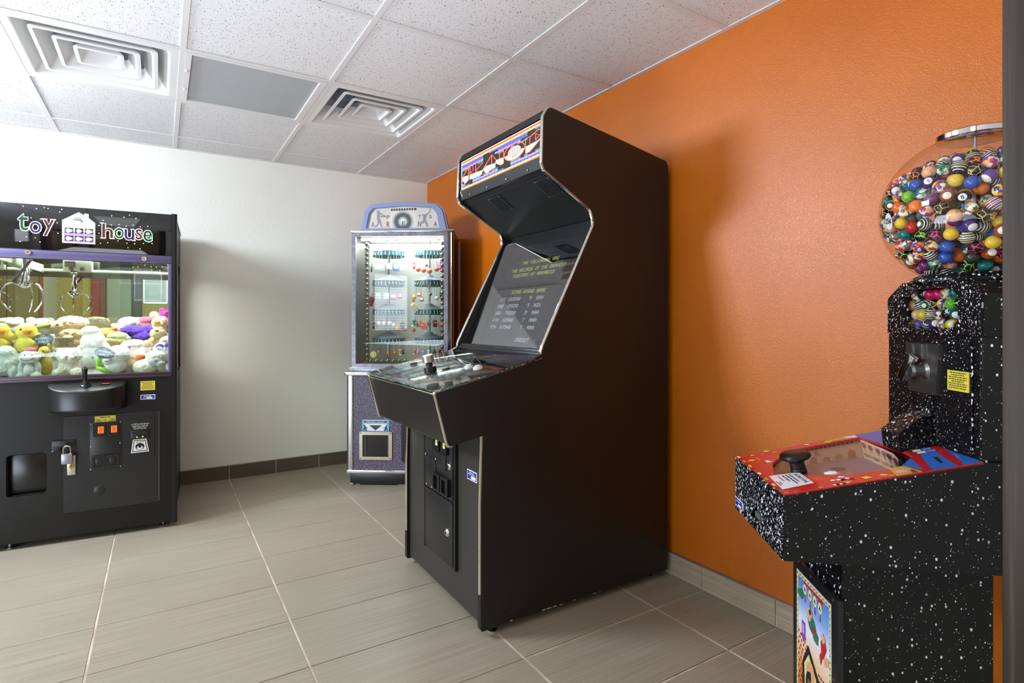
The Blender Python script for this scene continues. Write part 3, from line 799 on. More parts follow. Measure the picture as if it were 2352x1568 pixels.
def bits(name, els, m, parent, label=None):
    mb = MB()
    for e in els:
        M = Matrix.Translation(e[:3])
        if len(e) > 6: M = M @ Euler([R(a) for a in e[6]]).to_matrix().to_4x4()
        mb.ball((0, 0, 0), e[3:6], 16, 10, 0, M)
    return mb.build(name, m, parent, fix=False)
CRM = CR.matrix_basis.copy()
PG = 'plush animals heaped inside the crane machine'
def plush(name, label, x, y, z, body, col, parts=(), fuzz=.004, curl=False, rz=0, cat='plush toy'):
    root = thing(name, label, cat, tuple(CRM @ Vector((x, y, z))), R(-3.69 + rz), PG)
    cn, cc = col
    fuse('body', body, fur(cn, cc), root, fuzz, curl=curl)
    for pn, m, els in parts: bits(pn, els, m, root)
    return root
EYE = mat('plush eye', (16, 14, 14), .12); NOSE_P = mat('plush pink nose', (206, 120, 122), .7); NOSE_B = mat('plush black nose', (34, 28, 28), .5)
WHT = ('white', (240, 238, 232)); IVO = ('ivory', (236, 228, 206)); CRE = ('cream', (228, 208, 174)); TAN = ('tan', (206, 180, 140)); GRY = ('pale grey', (206, 208, 206))
YEL = ('yellow', (236, 214, 84)); ORG = ('orange', (244, 150, 60)); PUR = ('violet', (92, 58, 196)); GRN = ('green', (150, 210, 70)); MAG = ('magenta', (226, 60, 170)); PNK = ('pink', (226, 110, 140)); PEA = ('peach', (246, 214, 180))
MINT = ('sage', (180, 196, 140)); PWHT = ('mint white', (222, 232, 220))
F = lambda p: fur(*p)
def taglet(root, x, y, z, s, rot, words=True):
    """the oval printed swing tag of a plush"""
    mb = MB(); M = Matrix.Translation((x, y, z)) @ Matrix.Rotation(R(rot), 4, 'Y') @ basis((0, 0, 0), (1, 0, 0), (0, 0, 1))
    el = [(s * math.cos(R(a)), s * .66 * math.sin(R(a))) for a in range(0, 360, 12)]
    mb.prism(el, -.001, .001, 'xyz', 0, M); mb.prism([(p[0] * .93, p[1] * .9) for p in el], .001, .0013, 'xyz', 1, M)
    if words:
        text_fit(mb, 'ANIMAL', -s * .66, s * .66, s * .04, s * .30, M, 2, .01, .0017); text_fit(mb, 'PALS', -s * .40, s * .48, -s * .36, -s * .08, M, 2, .01, .0017)
    mg = mat('blue printed tag', (84, 104, 128), .35); 
    return mb.build('swing_tag', [mat('tag rim', (40, 42, 46), .4), mg, mat('tag white', (240, 240, 240), .5)], root, smooth=False)
tn = NT(mat('blue printed tag', (84, 104, 128), .35)); tn.color(tn.ramp(tn.noise(tn.obj(), 45, 3).outputs['Fac'], [(.35, (52, 66, 82)), (.5, (96, 124, 156)), (.68, (176, 160, 150))]))

plush('plush_cow', 'pale shaggy plush with one dark hoof, behind the clear guard at the front left', -.715, .09, .872,
      [(0, 0, 0, .05, .045, .065), (0, -.005, .05, .04, .04, .035), (-.035, -.02, -.045, .022, .024, .04), (.032, -.02, -.045, .02, .024, .042)], PWHT,
      [('hoof', mat('maroon hoof', (96, 54, 60), .7), [(.036, -.026, -.078, .019, .019, .012)])], .007)
for i, (x, lab) in enumerate(((-.650, 'yellow plush duck with an orange beak, right of the two ducks'), (-.752, 'yellow plush duck cut off by the photo edge, left of the two ducks'))):
    plush('plush_duck', lab, x, .14, 1.0, [(0, 0, .022, .045, .042, .040), (.0, .0, -.045, .05, .045, .05), (.045, -.01, .0, .026, .018, .018, (0, 25, 0)), (.015, -.035, -.03, .03, .012, .02, (0, 20, 0))], YEL,
          [('beak', F(ORG), [(.012, -.044, .026, .022, .018, .012), (.010, -.040, .014, .018, .014, .008)]), ('eye', EYE, [(-.014, -.038, .034, .005, .004, .005)]), ('cap', F(WHT), [(0, .0, .052, .03, .03, .014)])], .003)
rt = plush('plush_hippo', 'white smiling plush with a pink tuft, seated at the front of the glass', -.619, .075, .874,
      [(0, -.012, .028, .045, .036, .032), (0, 0, -.035, .034, .03, .042), (-.032, -.018, -.03, .014, .014, .036), (.032, -.018, -.03, .014, .014, .036), (-.028, -.03, -.064, .024, .022, .018), (.028, -.03, -.064, .024, .022, .018)], GRY,
      [('tuft', F(PNK), [(.004, -.01, .060, .024, .018, .014)]), ('muzzle', F(WHT), [(0, -.032, .022, .040, .022, .022)]), ('eye', EYE, [(-.012, -.048, .038, .0025, .002, .003), (.016, -.047, .038, .0025, .002, .003)]), ('belly', F(WHT), [(0, -.024, -.034, .022, .014, .03)])], .002)
mb = MB(); mb.tube([(-.028, -.0505, .024), (-.018, -.0545, .015), (0, -.056, .012), (.014, -.0545, .016), (.026, -.0515, .026)], .0013, 6); mb.build('smile', M_INK, rt)
plush('plush_giraffe', 'yellow plush with dark eye stitching, squeezed between the seated white plush and cream lion', -.568, .115, .878,
      [(0, 0, -.02, .03, .028, .055), (-.005, -.005, .045, .026, .026, .028), (-.018, -.022, .038, .014, .014, .012)], ('ochre', (222, 188, 96)),
      [('muzzle', F(WHT), [(-.014, -.026, .034, .014, .012, .012)]), ('eye', EYE, [(-.004, -.030, .05, .006, .004, .0025, (0, 30, 0))]), ('ear', F(('ochre', (222, 188, 96))), [(.012, 0, .074, .008, .006, .014)])], .004)
plush('plush_lion', 'curly cream plush with a pink nose, facing forward at the centre front', -.467, .078, .868,
      [(0, -.012, .038, .052, .042, .045), (0, 0, -.02, .045, .036, .048), (-.036, -.024, -.048, .028, .026, .024), (.036, -.024, -.048, .028, .026, .024), (-.044, 0, .07, .014, .012, .014), (.044, 0, .07, .014, .012, .014)], IVO,
      [('muzzle', F(WHT), [(-.012, -.050, .026, .016, .014, .014), (.014, -.050, .026, .016, .014, .014), (0, -.042, .04, .024, .016, .024)]), ('nose', NOSE_P, [(0, -.062, .036, .007, .005, .005)]), ('chin', NOSE_P, [(0, -.060, .021, .0015, .003, .007)])], .009, True)
wb = plush('plush_bear', 'smooth white plush turned with its back to the glass, tall one at the centre', -.381, .165, .945,
      [(0, 0, .01, .058, .05, .075), (0, .01, -.07, .05, .045, .055), (-.012, 0, .075, .045, .04, .03), (.055, -.01, -.01, .022, .022, .04, (0, -25, 0))], WHT, (), .002)
mb = MB(); mb.box(-.006, .032, -.052, -.050, -.068, -.048, 0, .001); lines(mb, -.002, .012, -.066, -.050, 2, XZ(-.0524), 1, 3); mb.build('care_tag', [mat('white satin', (232, 232, 228), .6), M_INK], wb, smooth=False)
cb = plush('plush_cat', 'white plush with a pink ear and a bright green arm, front right of centre', -.284, .085, .878,
      [(.026, -.01, .03, .054, .044, .044), (.01, 0, -.03, .052, .04, .045), (.066, -.005, .062, .014, .010, .018, (0, 25, 0)), (-.022, -.03, -.006, .02, .018, .018)], WHT,
      [('inner_ear', F(PNK), [(.068, -.014, .058, .009, .006, .012, (0, 30, 0))]), ('nose', NOSE_B, [(.006, -.050, .034, .010, .007, .008)]), ('smile', NOSE_B, [(-.022, -.048, -.006, .012, .003, .0015, (0, 10, 0))]), ('arm', F(GRN), [(-.058, -.02, -.008, .012, .012, .040, (0, 8, 0)), (-.038, -.028, -.052, .036, .012, .012, (0, 28, 0))])], .002)
taglet(cb, -.030, -.054, .036, .042, 14)
plush('plush_puppy', 'beige plush puppy with a black nose patch, low between the pink-eared plush and the lamb', -.224, .12, .846,
      [(0, 0, .01, .04, .036, .032), (.0, .012, -.022, .042, .036, .036), (.018, -.012, .036, .016, .012, .014)], PEA,
      [('nose', NOSE_B, [(-.012, -.034, .0, .012, .008, .011)])], .003)
plush('plush_lamb', 'fleecy cream plush lamb with a grey sleeping face, at the front right corner', -.122, .085, .862,
      [(.026, -.005, .022, .048, .042, .036), (-.02, .0, -.028, .062, .042, .04), (-.034, 0, .048, .014, .012, .020, (0, -28, 0)), (.055, .0, -.03, .02, .03, .034)], IVO,
      [('face', F(('lamb grey', (178, 180, 184))), [(.030, -.034, .0, .034, .020, .026), (.052, -.042, -.012, .022, .018, .017)]), ('nose', NOSE_P, [(.072, -.048, -.008, .005, .005, .005)]), ('eyelid', NOSE_B, [(.030, -.0555, .006, .009, .0025, .0018, (0, -20, 0))])], .008, True)
plush('plush_owl', 'white plush with purple eye patches and big eyes, behind the lamb at the right', -.074, .18, .920,
      [(0, 0, 0, .042, .04, .038), (0, .01, -.04, .04, .036, .035)], WHT,
      [('eye_patch', F(('deep violet', (88, 72, 150))), [(-.006, -.030, .010, .021, .012, .022, (0, 25, 0)), (.026, -.030, .018, .012, .010, .018)]), ('eye', EYE, [(-.008, -.042, .004, .009, .004, .010), (.024, -.040, .004, .006, .004, .009)]), ('eye_ring', mat('white felt', (240, 240, 240), .8), [(-.008, -.040, .003, .014, .004, .015)]), ('spark', mat('white felt', (240, 240, 240), .8), [(-.005, -.046, .008, .003, .0015, .003)])], .003)
plush('plush_teddy', 'tan shaggy teddy with lettered paws, at the right in front of the violet plush', -.096, .262, .985,
      [(.0, 0, .018, .042, .04, .036), (-.005, .01, -.04, .048, .042, .045), (.012, -.01, .048, .014, .012, .012), (-.03, -.02, -.028, .022, .02, .030, (0, 30, 0))], TAN,
      [('nose', NOSE_B, [(-.004, -.038, .034, .011, .008, .006)]), ('muzzle', F(CRE), [(-.004, -.030, .024, .02, .016, .015)]), ('paw', F(PEA), [(-.04, -.038, -.046, .022, .014, .020, (0, 30, 0))])], .008, True)
plush('plush_poodle', 'curly violet plush with orange feet, lying at the right of the heap', -.205, .345, 1.012,
      [(-.015, 0, .010, .07, .045, .026), (.025, 0, -.022, .055, .045, .032), (.05, 0, .016, .03, .03, .022), (-.0, .02, -.04, .06, .04, .03)], PUR,
      [('foot', F(('red orange', (232, 92, 56))), [(-.082, -.012, -.006, .020, .018, .016), (.094, -.01, -.022, .016, .016, .014)])], .014, True)
plush('plush_goose', 'smooth white plush goose lying at the back of the heap, left of the pink ones', -.271, .455, 1.060,
      [(.018, 0, .004, .058, .045, .036), (-.040, -.01, -.016, .034, .022, .016, (0, 16, 0)), (.01, .01, -.03, .06, .05, .03)], WHT, [('wing', F(GRY), [(.034, -.036, .008, .022, .010, .016)])], .002)
plush('plush_flamingo', 'bright magenta plush at the top right of the heap', -.072, .42, 1.115, [(0, 0, 0, .032, .03, .022), (.006, .01, -.04, .036, .036, .04), (-.014, -.01, .024, .016, .012, .012)], MAG, [('wing', F(('plum', (150, 26, 110))), [(.010, -.026, .010, .010, .008, .008)])], .012)
plush('plush_pig', 'small rose pink plush between the white goose and the cream duck', -.174, .46, 1.078, [(0, 0, 0, .034, .03, .024), (0, .01, -.03, .04, .036, .03), (.026, -.008, .006, .012, .012, .012)], PNK, (), .003)
plush('plush_chick', 'cream plush chick with an orange bill, below the magenta plush', -.102, .365, 1.078, [(-.02, 0, .028, .026, .026, .024), (.008, 0, -.012, .044, .04, .036), (0, .01, -.05, .045, .04, .03)], CRE, [('bill', F(ORG), [(-.004, -.036, -.010, .018, .014, .010)]), ('bow', F(('red orange', (232, 92, 56))), [(.034, -.034, -.012, .009, .007, .010)]), ('bib', F(WHT), [(.022, -.026, .006, .022, .016, .02)])], .004)
plush('plush_bear', 'shaggy tan bear lying across the top of the heap at the centre', -.508, .32, 1.050,
      [(.01, 0, .014, .068, .048, .034), (-.046, -.014, -.002, .034, .034, .032), (.06, .0, .014, .026, .03, .030), (0, .01, -.04, .07, .05, .045), (.01, 0, .032, .06, .04, .02)], CRE,
      [('nose', NOSE_B, [(-.044, -.046, .004, .009, .007, .007)]), ('muzzle', F(TAN), [(-.042, -.036, .0, .022, .016, .016)]), ('stripe', F(('brown fur', (150, 112, 80))), [(-.012, -.040, .018, .012, .008, .004, (0, -20, 0)), (.014, -.042, .016, .014, .008, .004, (0, 14, 0))])], .009)
plush('plush_tiger', 'light tan plush with brown stripes, under the big shaggy bear', -.490, .245, 1.002,
      [(0, 0, .0, .052, .04, .032), (0, .01, -.04, .056, .045, .04)], TAN, [('stripe', F(('brown fur', (150, 112, 80))), [(-.012, -.034, .012, .014, .008, .004, (0, 20, 0)), (.016, -.034, .006, .012, .008, .004, (0, -30, 0))]), ('muzzle', F(CRE), [(-.006, -.036, -.012, .024, .014, .012)])], .005)
plush('plush_turtle', 'plush turtle with a sage green shell and tan belly, right of the white back', -.292, .282, .980,
      [(0, 0, -.012, .056, .042, .03), (0, .01, -.045, .05, .04, .03)], ('turtle tan', (212, 190, 130)), [('shell', F(MINT), [(.004, .0, .010, .052, .042, .026)]), ('fin', F(MINT), [(.052, -.012, .0, .016, .016, .012)])], .004)
plush('plush_fish', 'orange plush fish behind the tall white back', -.352, .36, 1.008, [(0, 0, 0, .050, .036, .030), (.03, 0, .014, .03, .012, .012, (0, -20, 0)), (0, .01, -.04, .05, .04, .03)], ('apricot', (248, 176, 100)), [('fin', F(ORG), [(.022, -.012, .022, .034, .012, .008, (0, -8, 0)), (-.012, -.030, -.018, .010, .012, .022)])], .003)
plush('plush_frog', 'white and lime green plush lying behind the yellow duck', -.638, .345, 1.062, [(0, 0, 0, .062, .042, .027), (-.042, 0, .016, .022, .024, .018), (0, .01, -.035, .06, .04, .03)], WHT, [('belly', F(('lime', (190, 222, 120))), [(.018, -.026, -.010, .044, .020, .014, (0, -18, 0)), (-.046, -.026, -.010, .016, .016, .014)]), ('eye', EYE, [(.040, -.038, .008, .003, .003, .003)])], .003)
plush('plush_rabbit', 'white plush lying flat with a lettered foot, behind the lamb', -.196, .222, .942, [(-.01, 0, .0, .064, .042, .034), (.04, -.012, -.018, .03, .026, .024), (0, .01, -.035, .06, .04, .03)], WHT, [('foot', F(PEA), [(.052, -.034, .008, .022, .012, .022, (0, 20, 0))]), ('paw', F(('red orange', (232, 92, 56))), [(.012, -.036, -.034, .022, .014, .008, (0, -24, 0))])], .004)
plush('plush_parrot', 'white plush with peach and green patches, far back at the left edge', -.765, .36, 1.068, [(0, 0, 0, .055, .04, .026), (.03, 0, .012, .024, .024, .016), (0, .01, -.035, .06, .04, .03)], WHT, [('patch', F(PEA), [(.012, -.030, -.004, .024, .014, .014)]), ('wing', F(('pale green', (190, 220, 170))), [(-.028, -.026, .006, .024, .016, .014)])], .005)
plush('plush_chick', 'peach plush with an orange beak, wedged behind the lamb and the pink-eared plush', -.180, .165, .888, [(0, 0, 0, .026, .024, .038), (0, .01, -.04, .03, .03, .035)], ('peach deep', (226, 184, 130)), [('beak', F(('red orange', (232, 92, 56))), [(.010, -.022, -.014, .014, .010, .022, (0, 30, 0))])], .003)
plush('plush_sheep', 'cream plush with an embroidered patch, at the right glass edge above the big-eyed plush', -.058, .245, .962, [(0, 0, 0, .034, .032, .03), (0, .01, -.035, .034, .032, .03)], IVO, [('patch', F(GRY), [(-.006, -.028, .006, .014, .008, .010)])], .005)
dk = plush('plush_monkey', 'dark olive plush mostly hidden under a printed oval tag, right of the yellow duck', -.585, .16, .972, [(0, 0, 0, .034, .03, .034), (0, .01, -.04, .036, .034, .04), (-.02, 0, .03, .016, .014, .014)], ('olive', (150, 138, 80)), (), .004)
taglet(dk, .004, -.046, .010, .044, -8)
# ================================================================== upright video game cabinet
AR = thing('arcade_cabinet', 'tall black upright video game cabinet with coloured block marquee, against the orange wall', 'arcade machine', (.940, 1.577, 0), R(-.5))
AW = .668
M_SIDE = mat('black cabinet side', (24, 20, 18), .40, spec=.5); t = NT(M_SIDE)
t.bump(t.noise(t.obj(), 380, 2).outputs['Fac'], .10, .0006)
M_EDGE = mat('silver T moulding', (222, 216, 202), .12, 1.0)
out = [(0, .028), (0, .45), (.008, .70), (.06, .86), (.252, .955), (.262, .985), (.508, 1.453), (.488, 1.505), (.267, 1.628), (.258, 1.652), (.263, 1.820), (.286, 1.858), (.90, 1.748), (.912, 1.725), (.908, .03)]
rad = [.012, 0, .03, .03, .02, .01, .05, .04, .02, .02, .03, .025, .012, .012, 0]
prof = roundpoly(out, rad, 6)
for y0, y1 in ((0, .018), (AW - .018, AW)):
    MB().prism(prof, y0, y1, 'xzy').build('side_panel', M_SIDE, AR, ang=25)
    ym = (y0 + y1) / 2
    front = [(p[0], p[1]) for p in roundpoly([(.001, .148), (.001, .45), (.008, .70)], 0)]
    upper = [p for p in prof if p[1] > .94 and not (p[0] > .30 and p[1] > 1.6)]
    # order along the outline from the control panel up over the marquee
    for seg in (front, [p for p in roundpoly(out[4:13], rad[4:13], 6) if p[1] > .945]):
        mb = MB()
        pts = [(p[0], ym, p[1]) for p in seg]
        mb.tube(pts, .0072, 10)
        mb.build('edge_moulding', M_EDGE, AR)
    mb = MB(); mb.prism(roundpoly([(-.003, .024), (.040, .024), (.040, .036), (.012, .148), (-.003, .148)], [.010, 0, .01, .002, .002]), y0 - .0015, y1 + .0015, 'xzy'); g = mb.build('corner_guard', M_BLACKP, AR)
mb = MB()
for x, z in ((.026, .135), (.022, .072), (.070, .070), (.118, .06)):
    M = Matrix.Translation((x, -.0005, z)) @ RX; mb.lathe([(.0055, -.001), (.005, .0015), (.002, .003), (0, .003)], 12, M)
mb.build('rivet', M_BLACKM, AR)
mb = MB(); rr = random.Random(5)
for x in (.115, .255, .275, .29, .305, .335, .40, .50, .53): mb.box(x, x + rr.uniform(.006, .016), -.0006, .004, .0275, .0275 + rr.uniform(.002, .004))
mb.build('chipped_edge', mat('bare chipboard', (206, 182, 152), .8), AR, smooth=False)
# carcass between the sides
mb = MB(); y0, y1 = .018, AW - .018
mb.box(.885, .90, y0, y1, .035, 1.74); mb.box(.028, .885, y0, y1, .04, .055)
mb.prism([(.275, 1.838), (.895, 1.728), (.895, 1.742), (.280, 1.852)], y0, y1, 'xzy')
mb.build('carcass', M_BLACK, AR, smooth=False)
MB().box(.012, .028, y0, y1, .035, .72).build('front_panel', mat('front with painted sheen', (46, 43, 39), .42), AR, smooth=False)  # lighter than the cabinet black: reflective sheen put into the base colour
# coin door
mb = MB()
mb.box(.004, .013, .192, .472, .148, .665, 0, .001); mb.box(-.001, .006, .192, .204, .148, .665, 0, .0015); mb.box(-.001, .006, .462, .472, .148, .665, 0, .0015)
mb.build('coin_door_frame', M_BLACKM, AR)
mb = MB(); mb.box(-.001, .005, .212, .457, .402, .66, 0, .001); mb.box(-.004, -.001, .352, .450, .405, .528, 0, .001); mb.box(-.0045, -.001, .264, .345, .505, .560, 0, .001)
for y, z in ((.446, .531), (.352, .531), (.437, .412), (.386, .412), (.362, .415)): screw(mb, (-.004, y, z), .0042, 1, 'x')
ud = mb.build('coin_door', [M_BLACKM, M_STEEL], AR)
mb = MB(); mb.box(-.001, .005, .212, .457, .158, .392, 0, .001); mb.box(-.0035, .0, .210, .459, .392, .397, 0, .001); ld = mb.build('cash_door', M_BLACKM, AR)
MXR = Matrix.Rotation(R(-90), 4, 'Y')
for z, y, par in ((.529, .236, ud), (.275, .250, ld)):
    mb = MB(); M = Matrix.Translation((-.001, y, z)) @ MXR
    mb.lathe([(.0155, -.001), (.0155, .003), (.0125, .007), (.010, .009), (.006, .009), (.005, .007), (0, .007)], 18, M, 0); mb.box(-.0115, -.009, y - .0012, y + .0012, z - .005, z + .005, 1)
    mb.build('door_lock', [M_CHROME, M_INK], par)
for ya in (.226, .296):
    mb = MB(); mb.prism(rrect(ya, ya + .062, .414, .482, .004), -.016, -.001, 'yzx', 0, holes=[rrect(ya + .011, ya + .051, .422, .472, .003)])
    mb.box(-.003, -.001, ya + .01, ya + .052, .42, .474, 1); mb.build('coin_return', [M_BLACKP, M_INK], ud)
for ya in (.240, .305):
    mb = MB(); mb.prism(rrect(ya, ya + .052, .570, .655, .003), -.013, -.001, 'yzx', 0, holes=[rrect(ya + .012, ya + .040, .590, .645, .002)])
    mb.box(-.008, -.001, ya + .012, ya + .040, .590, .645, 1); text_fit(mb, '25', ya + .016, ya + .036, .600, .622, basis((-.0085, 2 * ya + .052, 0), (0, -1, 0), (0, 0, 1)), 2)
    mb.build('coin_slot', [M_BLACKP, mat('lit cream slot', (240, 230, 150), .4, emit=(235, 225, 130), es=.5), M_INK], ud)
mb = MB(); mb.box(-.004, .012, .049, .118, .515, .545, 0, .0); mb.box(.0105, .0112, .049, .118, .514, .546, 0)
mb = MB(); mb.box(.0105, .0122, .049, .118, .512, .547, 0); mb.box(.0100, .0106, .052, .115, .515, .544, 1); mb.box(.0094, .0101, .056, .088, .518, .528, 0)
lines(mb, -.110, -.058, .530, .542, 2, basis((.0094, 0, 0), (0, -1, 0), (0, 0, 1)), 0, 4)
mb.build('serial_sticker', [M_WHITEST, M_BLUEST], AR, smooth=False)
# control panel box
cp = [(-.124, .664), (-.172, .843), (.266, .938), (.29, .90), (.24, .785), (.02, .690)]
MB().prism(roundpoly(cp, [.014, .004, 0, 0, .03, .02], 4), -.0025, AW + .0025, 'xzy').build('control_box', M_SIDE, AR, ang=25)
for yy in (.0065, AW - .0065):
    mb = MB(); mb.tube([(p[0], yy, p[1]) for p in roundpoly([(-.108, .6665), (-.124, .664), (-.172, .843), (.262, .937)], [0, .010, .004, 0], 4)], .0065, 10); mb.build('edge_moulding', M_EDGE, AR)
mb = MB(); mb.tube([(-.1725, .012, .838), (-.1725, AW - .012, .838)], .0035, 8); mb.build('front_moulding', M_EDGE, AR)
MC = basis((-.172, 0, .850), (0, -1, 0), (.9771, 0, .2128))
art = mat('control panel artwork', (120, 140, 130), .12, spec=.6, coat=.5); t = NT(art)
n0 = t.noise(t.obj((1, 1, 1)), 9, 4, .65, 2.2)
t.color(t.ramp(n0.outputs['Fac'], [(.30, (6, 9, 8)), (.42, (12, 28, 22)), (.455, (120, 150, 138)), (.475, (8, 14, 12)), (.53, (16, 30, 26)), (.565, (190, 206, 200)), (.59, (20, 36, 30)), (.65, (226, 234, 230)), (.69, (10, 16, 14))]))
pm = MB(); pm.box(-AW - .004, .004, -.006, .448, -.004, .0, 0, .002, M=MC); panel = pm.build('control_panel', art, AR)
mb = MB()
def cpoly(pts, lift, m): mb.add([(-w, d + .172, lift) for w, d in [(p[0], p[1]) for p in pts]], [list(range(len(pts)))], m, MC)
cpoly([(.640, .262), (.46, .180), (.30, .100), (.19, .036), (.10, -.004), (.05, -.045), (.004, -.045), (.004, .270), (.640, .270)], .0006, 0)
cpoly([(.60, .238), (.04, .238), (.02, .243), (.60, .244)], .0011, 1)
for i in range(15): cpoly([(.60 - i * .039, .250), (.566 - i * .039, .250), (.566 - i * .039, .264), (.60 - i * .039, .264)], .0011, 2 if i % 3 else 3)
for i in range(17):
    w = .655 - i * .030
    cpoly([(w, -.160), (w - .025, -.160), (w - .025, -.150), (w, -.150)], .0011, (4, 5, 4, 6)[i % 4]); 
    if i < 13: cpoly([(w, -.146), (w - .026, -.146), (w - .026, -.136), (w, -.136)], .0011, (2, 3)[i % 2]); cpoly([(w, -.132), (w - .026, -.132), (w - .026, -.122), (w, -.122)], .0011, (1, 3)[(i // 2) % 2])
for pts in ([(.30, .10), (.24, .10), (.19, .06), (.21, .05)], ):
    cpoly(pts, .0012, 5)
mb.build('panel_graphics', [M_GLOSSB, mat('magenta print', (196, 40, 190), .25), mat('slate print', (60, 66, 96), .25), mat('indigo print', (74, 50, 170), .25), mat('straw print', (196, 190, 140), .25), mat('silver print', (190, 200, 196), .2), mat('sea print', (80, 140, 130), .25)], panel, smooth=False, fix=False)
mb = MB()
for a, b in (((.70, .262), (.175, .075)), ((.66, .262), (.115, .08)), ((.165, .040), (.150, -.03)), ((.106, .045), (.09, .0))):
    pts = []
    for i in range(9):
        q = i / 8; pts.append(MC @ Vector((-(a[0] + (b[0] - a[0]) * q), (a[1] + (b[1] - a[1]) * q) + .172 + .028 * math.sin(PI * q), .001)))
    mb.tube(pts, .0008, 5)
mb.build('silver_line', mat('silver print', (190, 200, 196), .2), panel)
MB().box(-AW - .005, .005, -.008, .449, .0022, .0048, 0, .001, M=MC).build('clear_overlay', glassy('panel overlay', (252, 254, 253), .02), panel)
def on_cp(w, d): return MC @ Matrix.Translation((-w, d + .172, .0045))
mb = MB(); M = on_cp(.300, -.045)
mb.lathe([(.024, 0), (.024, .020), (.022, .022), (.013, .023), (.012, .034), (.019, .038)], 28, M, 0); mb.lathe([(.019, .038), (.0215, .040), (.0215, .064), (.020, .066), (0, .0662)], 28, M, 1)
mb.build('spinner_knob', [mat('dark spinner base', (44, 42, 42), .3, .6), mat('knurled silver', (196, 192, 190), .28, .9)], panel)
for w, d in ((.168, .052), (.109, .056)):
    mb = MB(); M = on_cp(w, d); mb.lathe([(.0175, 0), (.0185, .004), (.017, .008), (.0125, .009), (.0125, .007)], 24, M, 0, cap=False); mb.lathe([(.0118, .004), (.0118, .0125), (.010, .0138), (0, .0132)], 20, M, 0)
    mb.build('push_button', mat('off white button', (206, 206, 204), .3), panel)
for w, d in ((.262, .004), (.572, .002)):
    mb = MB(); mb.lathe([(.0155, 0), (.0155, .004), (.012, .006), (0, .0055)], 20, on_cp(w, d)); mb.build('start_button', M_BLACKP, panel)
mb = MB()
for w, d in ((.012, -.150), (.012, .02), (.012, .20), (.655, -.15), (.655, .2)): mb.lathe([(.005, 0), (.0045, .002), (0, .003)], 10, on_cp(w, d))
mb.build('panel_bolt', M_BLACKM, panel)
# screen
gx0, gz0, gx1, gz1 = .285, .958, .523, 1.472
gl_ = math.hypot(gx1 - gx0, gz1 - gz0)
MG = basis((gx0, 0, gz0), (0, -1, 0), (gx1 - gx0, 0, gz1 - gz0))
MB().box(-AW + .018, -.018, 0, gl_, -.003, 0, 0, M=MG).build('screen_glass', glassy('smoked screen glass', (205, 208, 214), .17), AR, smooth=False)
mb = MB(); mb.box(.252, .285, .018, AW - .018, .945, .960, 0, .003); mb.box(.262, .292, .018, AW - .018, .940, .972, 0, .004); mb.build('screen_ledge', M_BLACKP, AR)
mb = MB(); mb.prism(rrect(-AW + .018, -.018, -.01, gl_ + .02, .001), -.010, -.005, 'xyz', 0, MG, holes=[rrect(-.610, -.050, .014, gl_ - .055, .03)])
n_ = len(rrect(0, 1, 0, 1, .1)); a = rrect(-.610, -.050, .014, gl_ - .055, .03); b = rrect(-.575, -.080, .024, gl_ - .10, .045)
mb.add([(p[0], p[1], -.010) for p in a] + [(p[0], p[1], -.026) for p in b], [(i, (i + 1) % n_, n_ + (i + 1) % n_, n_ + i) for i in range(n_)], 0, MG)
mb.build('screen_bezel', mat('charcoal bezel', (46, 48, 54), .35), AR, fix=False, ang=40)
MB().box(-.63, -.03, .004, gl_ - .03, -.032, -.027, 0, M=MG).build('picture_tube', mat('dark picture tube', (34, 36, 42), .12, spec=.5), AR, smooth=False)
MT = basis((.3003, 0, .934), (0, -1, 0), (.4219, 0, .9066))
# carry the text to just in front of the tube
offs = MG.inverted() @ MT @ Vector((0, 0, 0)); MT = MT @ Matrix.Translation((0, 0, -.0262 - offs.z))
E_Y = mat('yellow screen text', (240, 250, 120), .5, emit=(236, 250, 110), es=1.15); E_W = mat('white screen text', (250, 250, 255), .5, emit=(246, 248, 255), es=1.15); E_R = mat('red screen text', (240, 60, 70), .5, emit=(250, 50, 70), es=1.1)
def row(s, wl, wr, z, m, name='screen_text'):
    mb = MB(); n = len(s); cw = (wl - wr) / (n - .15); ch = .0165
    pixel_text(mb, s, -wl - .008, TY(z) + ch / 2, cw, ch, MG @ Matrix.Translation((0, 0, -.0262)), 0)
    mb.build(name, m, AR, smooth=False, fix=False)
MT = MG
def TY(z): return (z - gz0 + .0262 * MG[2][2]) / MG[2][1]
row('1UP', .440, .395, 1.449, E_R); row('1550', .450, .388, 1.432, E_W); row('HIGH SCORE', .372, .222, 1.449, E_R); row('103590', .355, .263, 1.431, E_W)
row('THE FOLLOWING ARE', .456, .189, 1.339, E_Y); row('THE RECORDS OF THE BRAVEST', .519, .127, 1.306, E_Y); row('FIGHTERS OF ARKANOID', .493, .187, 1.281, E_Y)
row('SCORE ROUND NAME', .453, .200, 1.204, E_Y)
for i, s in enumerate(('1ST 103590    5  DAV', '2ND  85650    5  NIK', '3RD  74250    5  AAA', '4TH  68900    7  AAA', '5TH  67540    7  AAA')): row(s, .526 - i * .001, .196 - i * .003, 1.173 - i * .031, E_W)
row('CREDIT  (', .283, .138, .998, E_W)
